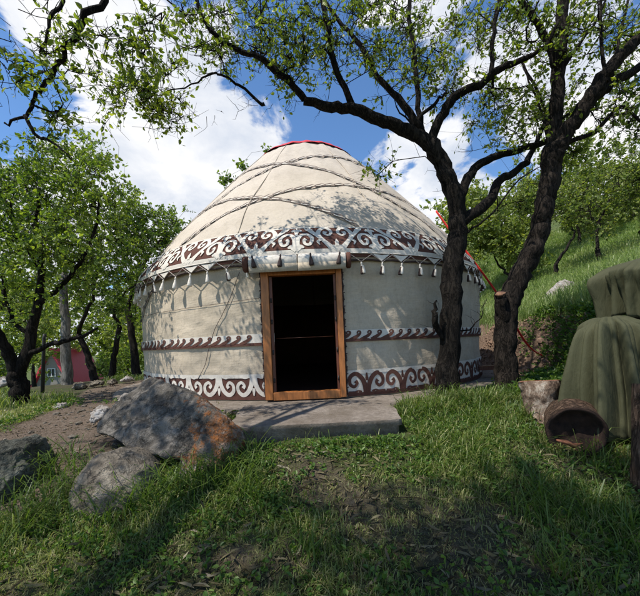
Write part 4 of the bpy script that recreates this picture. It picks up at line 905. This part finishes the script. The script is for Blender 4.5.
# red strap
mb = MB(); P = catmull([at(436, 211, 6.55), at(455, 237, 6.25), at(475, 263, 6.0), at(496, 292, 5.85), at(512, 320, 5.8), at(524, 340, 5.85), at(534, 351, 5.9), at(545, 357, 5.95)], 8)
mb.tube(P, .027, 8, True, 0, 0, .22); sp_ = mb.build('strap', M['strap']); tag(sp_, 'bright red strap slanting from the roof down to the bank', 'strap')
# ------------------------------------------------------------------ house
hx, hy = at(50, 300, 27)[0], 27.0; hzb = float(H(hx, hy, False))
hs_ = empty('house', 'small house with grey gable and steep red roof among the left trees', 'house', loc=(hx, hy, hzb))
def hb(name, quads, mat, solid=0):
    mb = MB()
    for q in quads: mb.add(np.array(q, float), [tuple(range(len(q)))])
    o = mb.build(name, mat, hs_, False)
    if solid: md = o.modifiers.new('s', 'SOLIDIFY'); md.thickness = solid; md.offset = 0
    return o
yaw = R_(4); hs_.rotation_euler = (0, 0, yaw)
gw, gh, gl, wz = 1.75, 4.0, 4.4, .3
hb('gable_wall', [((-gw, 0, -.6), (gw, 0, -.6), (gw, 0, wz), (0, 0, gh-.15), (-gw, 0, wz))], M['grey_board'], .1)
hb('side_wall', [((gw, 0, -.6), (gw, gl, -.6), (gw, gl, wz), (gw, 0, wz)), ((-gw, 0, -.6), (-gw, gl, -.6), (-gw, gl, wz), (-gw, 0, wz))], M['grey_board'], .1)
hb('roof', [((-.0, -.35, gh), (0, gl, gh), (gw+.25, gl, -.1), (gw+.25, -.35, -.1)), ((0, -.35, gh), (-gw-.25, -.35, -.1), (-gw-.25, gl, -.1), (0, gl, gh))], M['redroof'], .14)
for wx, wz_, ww, wh in ((-.85, .45, .5, .6), (.5, .45, .8, .7), (-.05, 2.0, .5, .55)):
    mb = MB(); mb.box((wx, -.08, wz_+.1), (ww, .05, wh)); w_ = mb.build('window', M['glass'], hs_, False)
    mb = MB()
    for a, b_, c, d in ((0, wh/2+.03, ww+.12, .06), (0, -wh/2-.03, ww+.12, .06), (ww/2+.03, 0, .06, wh), (-ww/2-.03, 0, .06, wh), (0, 0, .04, wh)): mb.box((wx+a, -.115, wz_+.1+b_), (c, .04, d))
    mb.build('window_frame', M['white'], w_, False)
mb = MB(); mb.box((1.2, -.9, -.1), (3.0, 1.4, .12)); 
for k in range(9): mb.box((-.2+k*.35, -1.6, .25), (.05, .05, .7))
mb.box((1.2, -1.6, .62), (3.0, .07, .07)); mb.build('porch', M['white'], hs_, False)
# dark pole by the house
mb = MB(); b = at(42, 388, 7.0); mb.tube([b-[0, 0, .2], at(44, 338, 7.0), at(45, 334, 7.0)], [.035, .03, .03], 8); po = mb.build('fence_pole', M['steel']); tag(po, 'thin dark upright pole in front of the far house gable', 'pole')
# low timbers by the yurt's right foot
a, b = at(482, 367, 6.0), at(500, 368, 6.0)
mb = MB(); mb.box((a+b)/2, (.5, .12, .07), .1); o = mb.build('timber', M['wood_dark'], None, False); tag(o, 'short red brown timber lying beside the right yurt foot', 'timber')
# ------------------------------------------------------------------ grass
def blades(name, base, hgt, wid, lean, mat, v, dirs=None):
    n = len(base); an = rng.random(n)*2*math.pi if dirs is None else dirs
    D2 = np.stack([np.cos(an), np.sin(an), 0*an], -1); S = np.stack([-np.sin(an+rng.normal(scale=.6, size=n)), np.cos(an), 0*an], -1)
    Hh = hgt[:, None]; W = wid[:, None]/2; Ln = lean[:, None]; up = np.array([0, 0, 1.0])
    m1 = base+up*Hh*.45+D2*Hh*Ln*.18; m2 = base+up*Hh*.80+D2*Hh*Ln*.55; tp = base+up*Hh*(1-.25*Ln)+D2*Hh*Ln*1.05
    V = np.stack([base-S*W, base+S*W, m1+S*W*.9, m1-S*W*.9, m2+S*W*.6, m2-S*W*.6, tp], 1).reshape(-1, 3); b = np.arange(n)[:, None]*7
    Qd = np.concatenate([b+np.array([0, 1, 2, 3]), b+np.array([3, 2, 4, 5])]); T = b+np.array([5, 4, 6])
    vv = np.repeat(np.clip(v, 0, 1), 7)
    return fast_mesh(name, V, Qd, T, mat, None, {'v': vv}, False)
def in_view(x, y, z, m=40):
    d = np.stack([x, y, z-CZ], -1); px = PX+F*(d@RV)/np.maximum(y, .05); py = PY-F*(d@UV)/np.maximum(y, .05)
    return (px > -m) & (px < 640+m) & (y > .6) & (py < 596+m*2)
slabx = lambda x, y: (y > 3.08) & (y < 4.5) & (x > -.93+ (4.3-y)*0.0-.12*(4.4-y)) & (x < .88-.05*(4.4-y))
def scatter(n, xr, yr): return rng.uniform(*xr, n), rng.uniform(*yr, n)
# tufts near the camera
nt = 50000; x = rng.uniform(-4.5, 5.0, nt); y = 1.1+7.4*rng.random(nt)**1.35
w = np.clip(1.6/np.maximum(y, 1), .25, 1); g_ = green_mask(x, y); keep = (rng.random(nt) < np.clip(g_*1.1+.22, 0, 1)*(path_mask(x, y) < .5)*(earth_mask(x, y) < .6)) & (np.hypot(x-YC[0], y-YC[1]) > RW+.42) & ~slabx(x, y) & (bank_dist(x, y) < .6) & (np.hypot(x-2.08, y-3.1) > .22)
keep &= in_view(x, y, H(x, y)); x, y, g_ = x[keep], y[keep], g_[keep]
k = 11; tx_ = np.repeat(x, k)+rng.normal(scale=.035, size=len(x)*k); ty_ = np.repeat(y, k)+rng.normal(scale=.035, size=len(x)*k); gg = np.repeat(g_, k)
big = np.repeat(.40+.75*rng.random(len(x))**1.5+.65*np.clip(fbm(x*1.8, y*1.8, 3, 41), -.5, 1), k)
hgt = (.032+.085*gg**1.6)*big*rng.uniform(.6, 1.3, len(tx_)); base = np.stack([tx_, ty_, H(tx_, ty_)-.012], -1)
tall = blob(tx_, ty_, 460, 408, .9, .5, .9)+blob(tx_, ty_, 230, 470, .3, .3, .5)+blob(tx_, ty_, 90, 490, .5, .2, .6)+blob(tx_, ty_, 20, 490, .4, .3, .5)
hgt = hgt*(1+tall)*np.where((ty_ < 3.1) & (ty_ > 2.7) & (np.abs(tx_) < .85), .55, 1)
tuftv = np.repeat(rng.normal(.42, .16, len(x)), k)
v = tuftv+rng.normal(scale=.12, size=len(tx_))+.25*(1-gg)+.1*fbm(tx_, ty_, 2, 8)
v = v+.30*fbm(tx_*1.1, ty_*1.1, 3, 77); v = np.where(rng.random(len(v)) < .14+.4*(1-gg), rng.uniform(.8, 1, len(v)), v)
o = blades('grass', base, hgt, rng.uniform(.004, .008, len(tx_))*np.clip(ty_/2.5, .8, 1.6), rng.uniform(.1, 1.2, len(tx_)), M['grass'], v)
tag(o, 'green grass tufts growing over the yard in front of the yurt', 'grass', kind='stuff')
print('blades', len(tx_))
n2_ = 9000; x = rng.uniform(-12, -2, n2_); y = 5+rng.random(n2_)*11; kp = (rng.random(n2_) < .55+.6*fbm(x*.8, y*.8, 3, 90)) & (path_mask(x, y) < .4) & (np.hypot(x-YC[0], y-YC[1]) > RW+1.2) & in_view(x, y, H(x, y)); kp &= ~((y > 6.5) & (y < 24) & (np.abs(x/y+.78) < .14)); x, y = x[kp], y[kp]
x = np.repeat(x, 9)+rng.normal(scale=.06, size=len(x)*9); y = np.repeat(y, 9)+rng.normal(scale=.06, size=len(y)*9); n = len(x)
o = blades('rough_grass', np.stack([x, y, H(x, y)-.01], -1), rng.uniform(.05, .2, n)*(1+.5*fbm(x, y, 2, 91)), rng.uniform(.008, .016, n), rng.uniform(.2, 1.1, n), M['grass'], rng.normal(.5, .25, n)+.2*fbm(x*.7, y*.7, 2, 92))
tag(o, 'rough grass under the left trees beyond the dirt path', 'grass', kind='stuff')
# long arching clumps at the boulders, stump and trunks
xs = []; 
for px, py, n, r in ((215, 478, 60, .10), (235, 470, 70, .12), (185, 492, 50, .12), (90, 498, 60, .12), (60, 480, 50, .14), (150, 508, 50, .1), (25, 490, 60, .12), (440, 402, 90, .16), (465, 404, 80, .16), (420, 415, 60, .14), (518, 400, 40, .12), (500, 404, 60, .12), (600, 465, 50, .1), (550, 505, 30, .08), (620, 540, 50, .1), (535, 520, 30, .08), (245, 500, 40, .1), (490, 425, 50, .15), (395, 428, 40, .1), (5, 540, 50, .12), (115, 520, 40, .1), (310, 560, 22, .06), (35, 520, 40, .1), (575, 585, 40, .08)):
    c = gp(px, py); xs.append(np.stack([c[0]+rng.normal(scale=r, size=n), c[1]+rng.normal(scale=r, size=n)], -1))
xs = np.concatenate(xs); ok = (np.hypot(xs[:, 0]-YC[0], xs[:, 1]-YC[1]) > RW+.42) & ~slabx(xs[:, 0], xs[:, 1]); xs = xs[ok]; xs = np.repeat(xs, 2, 0)+rng.normal(scale=.02, size=(len(xs)*2, 2)); n = len(xs)
o = blades('long_grass', np.stack([xs[:, 0], xs[:, 1], H(xs[:, 0], xs[:, 1])-.01], -1), rng.uniform(.12, .30, n), rng.uniform(.006, .010, n), rng.uniform(.4, 1.5, n), M['grass'], rng.normal(.3, .15, n))
tag(o, 'long arching grass clumps at boulders, trunks and log', 'grass', kind='stuff')
# hill grass: long pale blades on the bank and slope
nh = 60000; x = rng.uniform(2.4, 20, nh); y = 4.0+rng.random(nh)**1.3*17; bdx = bank_dist(x, y)
keep = (bdx > .44+.1*fbm(x*2, y*2, 2, 3)) & (np.hypot(x-hp[0]-.05, y-dd+.35) > .5) & in_view(x, y, H(x, y), 20); x, y = x[keep], y[keep]; bdx = bdx[keep]
kk = 5; x = np.repeat(x, kk)+rng.normal(scale=.08, size=len(x)*kk); y = np.repeat(y, kk)+rng.normal(scale=.08, size=len(y)*kk)
hgt = rng.uniform(.15, .5, len(x))*(1+.55*fbm(x*1.1, y*1.1, 3, 6)); n = len(x); patch = .32*fbm(x*.8, y*.8, 3, 12)
o = blades('hill_grass', np.stack([x, y, H(x, y)-.02], -1), hgt, rng.uniform(.009, .018, n)*np.clip(y/8, .7, 2), rng.uniform(.1, .8, n), M['grass_hill'], rng.normal(.45, .22, n)+patch)
tag(o, 'tall pale green grass covering the hillside above the bank', 'grass', kind='stuff'); print('hill', n)
# weeds: broad small leaves near ground
nw = 26000; x, y = scatter(nw, (-4.2, 5.0), (1.2, 7.5)); g_ = green_mask(x, y)+.35*vnoise(x*1.7, y*1.7, 51); keep = (rng.random(nw) < np.clip(g_*.9-.12, 0, 1)) & in_view(x, y, H(x, y)) & (np.hypot(x-YC[0], y-YC[1]) > RW+.45) & ~slabx(x, y)
x, y = x[keep], y[keep]
# leafy plants on the bank under the rock and beside the canvas
ex = []; 
for px, py, dmn, n, r in ((590, 330, 3.6, 260, .35), (560, 385, 3.6, 260, .2), (545, 318, 4, 90, .2), (565, 390, 3, 220, .25), (600, 320, 3.6, 200, .35), (540, 400, 3, 110, .15), (575, 350, 3.5, 200, .22)):
    p = G(px, py, dmn); ex.append(np.stack([p[0]+rng.normal(scale=r, size=n), p[1]+rng.normal(scale=r, size=n)], -1))
ex = np.concatenate(ex); nb0 = len(x); x = np.r_[x, ex[:, 0]]; y = np.r_[y, ex[:, 1]]; sb = np.r_[np.ones(nb0), np.full(len(ex), 1.8)]
k = 7; X_ = np.repeat(x, k)+rng.normal(scale=.02, size=len(x)*k); Y_ = np.repeat(y, k)+rng.normal(scale=.02, size=len(x)*k); sb = np.repeat(sb, k)
Zz = H(X_, Y_)+rng.uniform(.005, .05, len(X_))*sb**2
ax = np.stack([rng.normal(size=len(X_)), rng.normal(size=len(X_)), rng.uniform(.1, .9, len(X_))], -1)
leaves_mesh('ground_weeds', np.stack([X_, Y_, Zz], -1), ax, rng.uniform(.018, .045, len(X_))*sb, M['weed'], None, .6)
tag(bpy.data.objects['ground_weeds'], 'low broad leaved weeds among the grass', 'weeds', kind='stuff')
# dry litter on the ground
nl = 95000; x = rng.uniform(-4.0, 4.6, nl); y = 1.1+5.9*rng.random(nl)**1.5; keep = in_view(x, y, H(x, y)) & (rng.random(nl) < np.clip((1.0-.5*green_mask(x, y)-.5*path_mask(x, y))*(.55+.9*fbm(x*2.2, y*2.2, 3, 61)), .04, 1)) & (np.hypot(x-YC[0], y-YC[1]) > RW+.2) & ~slabx(x, y)
x, y = x[keep], y[keep]; n = len(x)
ax = np.stack([rng.normal(size=n), rng.normal(size=n), rng.normal(scale=.35, size=n)], -1)
leaves_mesh('leaf_litter', np.stack([x, y, H(x, y)+rng.uniform(.002, .02, n)], -1), ax, np.where(rng.random(n) < .03, rng.uniform(.03, .06, n), rng.uniform(.006, .02, n)), M['litter'], None, .45, np.clip(rng.normal(.45, .28, n), 0, 1))
xs_ = rng.uniform(-3.5, 4.2, 26000); ys_ = 1.1+4.2*rng.random(26000)**1.4; kp_ = in_view(xs_, ys_, H(xs_, ys_)) & (rng.random(26000) < .9-.5*green_mask(xs_, ys_)-.9*path_mask(xs_, ys_)) & ~slabx(xs_, ys_); xs_, ys_ = xs_[kp_], ys_[kp_]; n = len(xs_)
leaves_mesh('straw', np.stack([xs_, ys_, H(xs_, ys_)+rng.uniform(.003, .025, n)], -1), np.stack([rng.normal(size=n), rng.normal(size=n), rng.normal(scale=.3, size=n)], -1), rng.uniform(.03, .11, n), M['litter'], None, .03, rng.uniform(.5, 1, n))
tag(bpy.data.objects['straw'], 'dry straw and dead grass stems lying flat', 'straw', kind='stuff')
tag(bpy.data.objects['leaf_litter'], 'dry leaves and straw scattered on the bare soil', 'litter', kind='stuff')
mb = MB()
for i in range(110):
    px = rng.uniform(30, 630); py = rng.uniform(455, 594); c = G(px, py, 1.2, 6); a = rng.random()*6.28; L = rng.uniform(.06, .35)
    q = np.array([c+np.array([math.cos(a)*L*(t-.5), math.sin(a)*L*(t-.5), 0])+rng.normal(scale=.008, size=3) for t in (0, .35, .7, 1)]); q[:, 2] = H(q[:, 0], q[:, 1])+.012+abs(rng.normal(scale=.008))
    mb.tube(q, [.0018, .0028, .002, .001], 4, False)
o = mb.build('fallen_twigs', M['bark_b']); tag(o, 'thin dead twigs fallen on the ground', 'twigs', kind='stuff')
mb = MB()   # gravel bits on the path
nb_ = 420; x, y = scatter(nb_*4, (-5.2, -1.2), (2.6, 9)); kp = (rng.random(len(x)) < path_mask(x, y)) & (np.hypot(x-YC[0], y-YC[1]) > RW+.4); x, y = x[kp][:nb_], y[kp][:nb_]
ico = bmesh.new(); bmesh.ops.create_icosphere(ico, subdivisions=1, radius=1); iv = np.array([v_.co for v_ in ico.verts]); fi = [tuple(v_.index for v_ in f_.verts) for f_ in ico.faces]; ico.free()
for a, b in zip(x, y):
    s_ = rng.uniform(.006, .022)*(1+(rng.random() < .05)*1.5); mb.add((iv*(1+rng.normal(scale=.15, size=iv.shape)))*s_*np.array([1, 1, .6])+np.array([a, b, float(H(a, b))+s_*.2]), fi)
o = mb.build('gravel', M['rock2'], None, False)
tag(o, 'small stones strewn over the dirt path', 'gravel', kind='stuff'); mb = MB(); M['clod'] = simple('earth_clod', (.20, .13, .09), .4, 20, .95, .6)
x, y = scatter(60000, (3.0, 5.0), (4.4, 9)); kp = (rng.random(len(x)) < .9*earth_mask(x, y)) & (bank_dist(x, y) > -.5) & (bank_dist(x, y) < .45); x, y = x[kp][:900], y[kp][:900]
for a, b in zip(x, y):
    s_ = rng.uniform(.008, .035)*(1+(rng.random() < .08)*1.2); mb.add((iv*(1+rng.normal(scale=.2, size=iv.shape)))*s_+np.array([a, b, float(H(a, b))+s_*.2]), fi)
o = mb.build('earth_clods', M['clod'], None, False); tag(o, 'crumbled earth clods on the cut bank', 'earth', kind='stuff'); o = bpy.data.objects['gravel']; tag(o, 'small stones strewn over the dirt path', 'gravel', kind='stuff')
# ------------------------------------------------------------------ light, sky, camera
EL, AZ = R_(60), R_(57)
tosun = Vector((-math.sin(AZ)*math.cos(EL), -math.cos(AZ)*math.cos(EL), math.sin(EL)))
sd = bpy.data.lights.new('sun', 'SUN'); sd.energy = 5.0; sd.angle = R_(.53); sd.color = (1, .955, .88)
so = bpy.data.objects.new('sun', sd); COL.objects.link(so); so.rotation_euler = tosun.to_track_quat('Z', 'Y').to_euler()
wd = bpy.data.worlds.new('World'); SC.world = wd; wd.use_nodes = True; nt_ = wd.node_tree; nt_.nodes.clear()
def wn(ty): return nt_.nodes.new(ty)
ou = wn('ShaderNodeOutputWorld'); bg = wn('ShaderNodeBackground'); bg.inputs[1].default_value = .12
sky = wn('ShaderNodeTexSky'); sky.sky_type = 'NISHITA'; sky.sun_disc = False; sky.sun_elevation = EL; sky.sun_rotation = math.atan2(tosun.x, tosun.y); sky.altitude = 1500; sky.air_density = 1.0; sky.dust_density = .4; sky.ozone_density = 2.2
tc = wn('ShaderNodeTexCoord'); sep = wn('ShaderNodeSeparateXYZ'); nt_.links.new(tc.outputs['Generated'], sep.inputs[0])
def mth(op, a, b=0.0, c=None):
    m = wn('ShaderNodeMath'); m.operation = op
    for i, v_ in enumerate((a, b, c)):
        if v_ is None: continue
        if hasattr(v_, 'is_output'): nt_.links.new(v_, m.inputs[i])
        else: m.inputs[i].default_value = v_
    return m.outputs[0]
den = mth('ADD', mth('MAXIMUM', sep.outputs[2], 0.0), .22)
cu = wn('ShaderNodeCombineXYZ'); nt_.links.new(mth('DIVIDE', sep.outputs[0], den), cu.inputs[0]); nt_.links.new(mth('DIVIDE', sep.outputs[1], den), cu.inputs[1]); cu.inputs[2].default_value = 3.7
def wnoise(scale, det, dist=0, off=(0, 0, 0), ro=.58):
    mp = wn('ShaderNodeMapping'); mp.inputs['Location'].default_value = off; nt_.links.new(cu.outputs[0], mp.inputs[0])
    n_ = wn('ShaderNodeTexNoise'); n_.inputs['Scale'].default_value = scale; n_.inputs['Detail'].default_value = det; n_.inputs['Roughness'].default_value = ro; n_.inputs['Distortion'].default_value = dist
    nt_.links.new(mp.outputs[0], n_.inputs['Vector']); return n_.outputs['Fac']
cn = wnoise(2.3, 11, .35)
def dirblob(px, py, rad, w):
    d = at(px, py, 1.0)-np.array([0, 0, CZ]); d /= np.linalg.norm(d)
    dt = wn('ShaderNodeVectorMath'); dt.operation = 'DOT_PRODUCT'; nt_.links.new(tc.outputs['Generated'], dt.inputs[0]); dt.inputs[1].default_value = d
    # smooth falloff in angle
    mr = wn('ShaderNodeMapRange'); mr.interpolation_type = 'SMOOTHSTEP'; nt_.links.new(dt.outputs['Value'], mr.inputs[0])
    mr.inputs[1].default_value = math.cos(rad); mr.inputs[2].default_value = 1.0; mr.inputs[3].default_value = 0; mr.inputs[4].default_value = w
    return mr.outputs[0]
tot = mth('MULTIPLY_ADD', cn, 4.6, -2.12)
for px, py, rad, w_ in ((185, 185, .36, .72), (110, 45, .20, .40), (235, 200, .22, .35), (425, 195, .20, .75), (520, 210, .26, .6), (600, 30, .22, .6), (30, 60, .16, -.35), (80, 330, .6, .5), (40, 300, .5, .4), (590, 180, .25, .4), (325, 110, .24, -.3), (85, 122, .13, -.5), (470, 40, .12, .35)):
    tot = mth('ADD', tot, dirblob(px, py, rad*1.15, w_*.85))
mr = wn('ShaderNodeMapRange'); mr.interpolation_type = 'SMOOTHSTEP'; nt_.links.new(tot, mr.inputs[0]); mr.inputs[1].default_value = .46; mr.inputs[2].default_value = .78
shade = wnoise(3.2, 7, .3, (.05, .06, .3)); cr = wn('ShaderNodeValToRGB'); nt_.links.new(shade, cr.inputs[0])
cr.color_ramp.elements[0].position = .30; cr.color_ramp.elements[0].color = (4.4, 4.9, 5.8, 1); cr.color_ramp.elements[1].position = .62; cr.color_ramp.elements[1].color = (7.2, 7.2, 7.3, 1)
hsv = wn('ShaderNodeHueSaturation'); hsv.inputs['Saturation'].default_value = 1.14; hsv.inputs['Value'].default_value = 1.5; nt_.links.new(sky.outputs[0], hsv.inputs['Color'])
mx = wn('ShaderNodeMix'); mx.data_type = 'RGBA'; nt_.links.new(mr.outputs[0], mx.inputs[0]); nt_.links.new(hsv.outputs[0], mx.inputs[6]); nt_.links.new(cr.outputs[0], mx.inputs[7])
nt_.links.new(mx.outputs[2], bg.inputs[0]); nt_.links.new(bg.outputs[0], ou.inputs[0])
cd = bpy.data.cameras.new('camera'); cam = bpy.data.objects.new('camera', cd); COL.objects.link(cam); SC.camera = cam
cam.location = (0, 0, CZ); cd.sensor_width = 36; cd.lens = F/640*36; cd.clip_start = .05; cd.clip_end = 2000; cd.shift_y = (PY-298)/640
from mathutils import Matrix
cam.rotation_euler = Matrix(((RV[0], UV[0], 0), (0, 0, -1), (RV[2], UV[2], 0))).to_euler()
SC.view_settings.view_transform = 'Standard'; SC.view_settings.look = 'None'; SC.view_settings.exposure = 0.28; SC.view_settings.gamma = 1
SC.cycles.max_bounces = 6; SC.cycles.diffuse_bounces = 3; SC.cycles.transmission_bounces = 3; SC.cycles.use_denoising = True
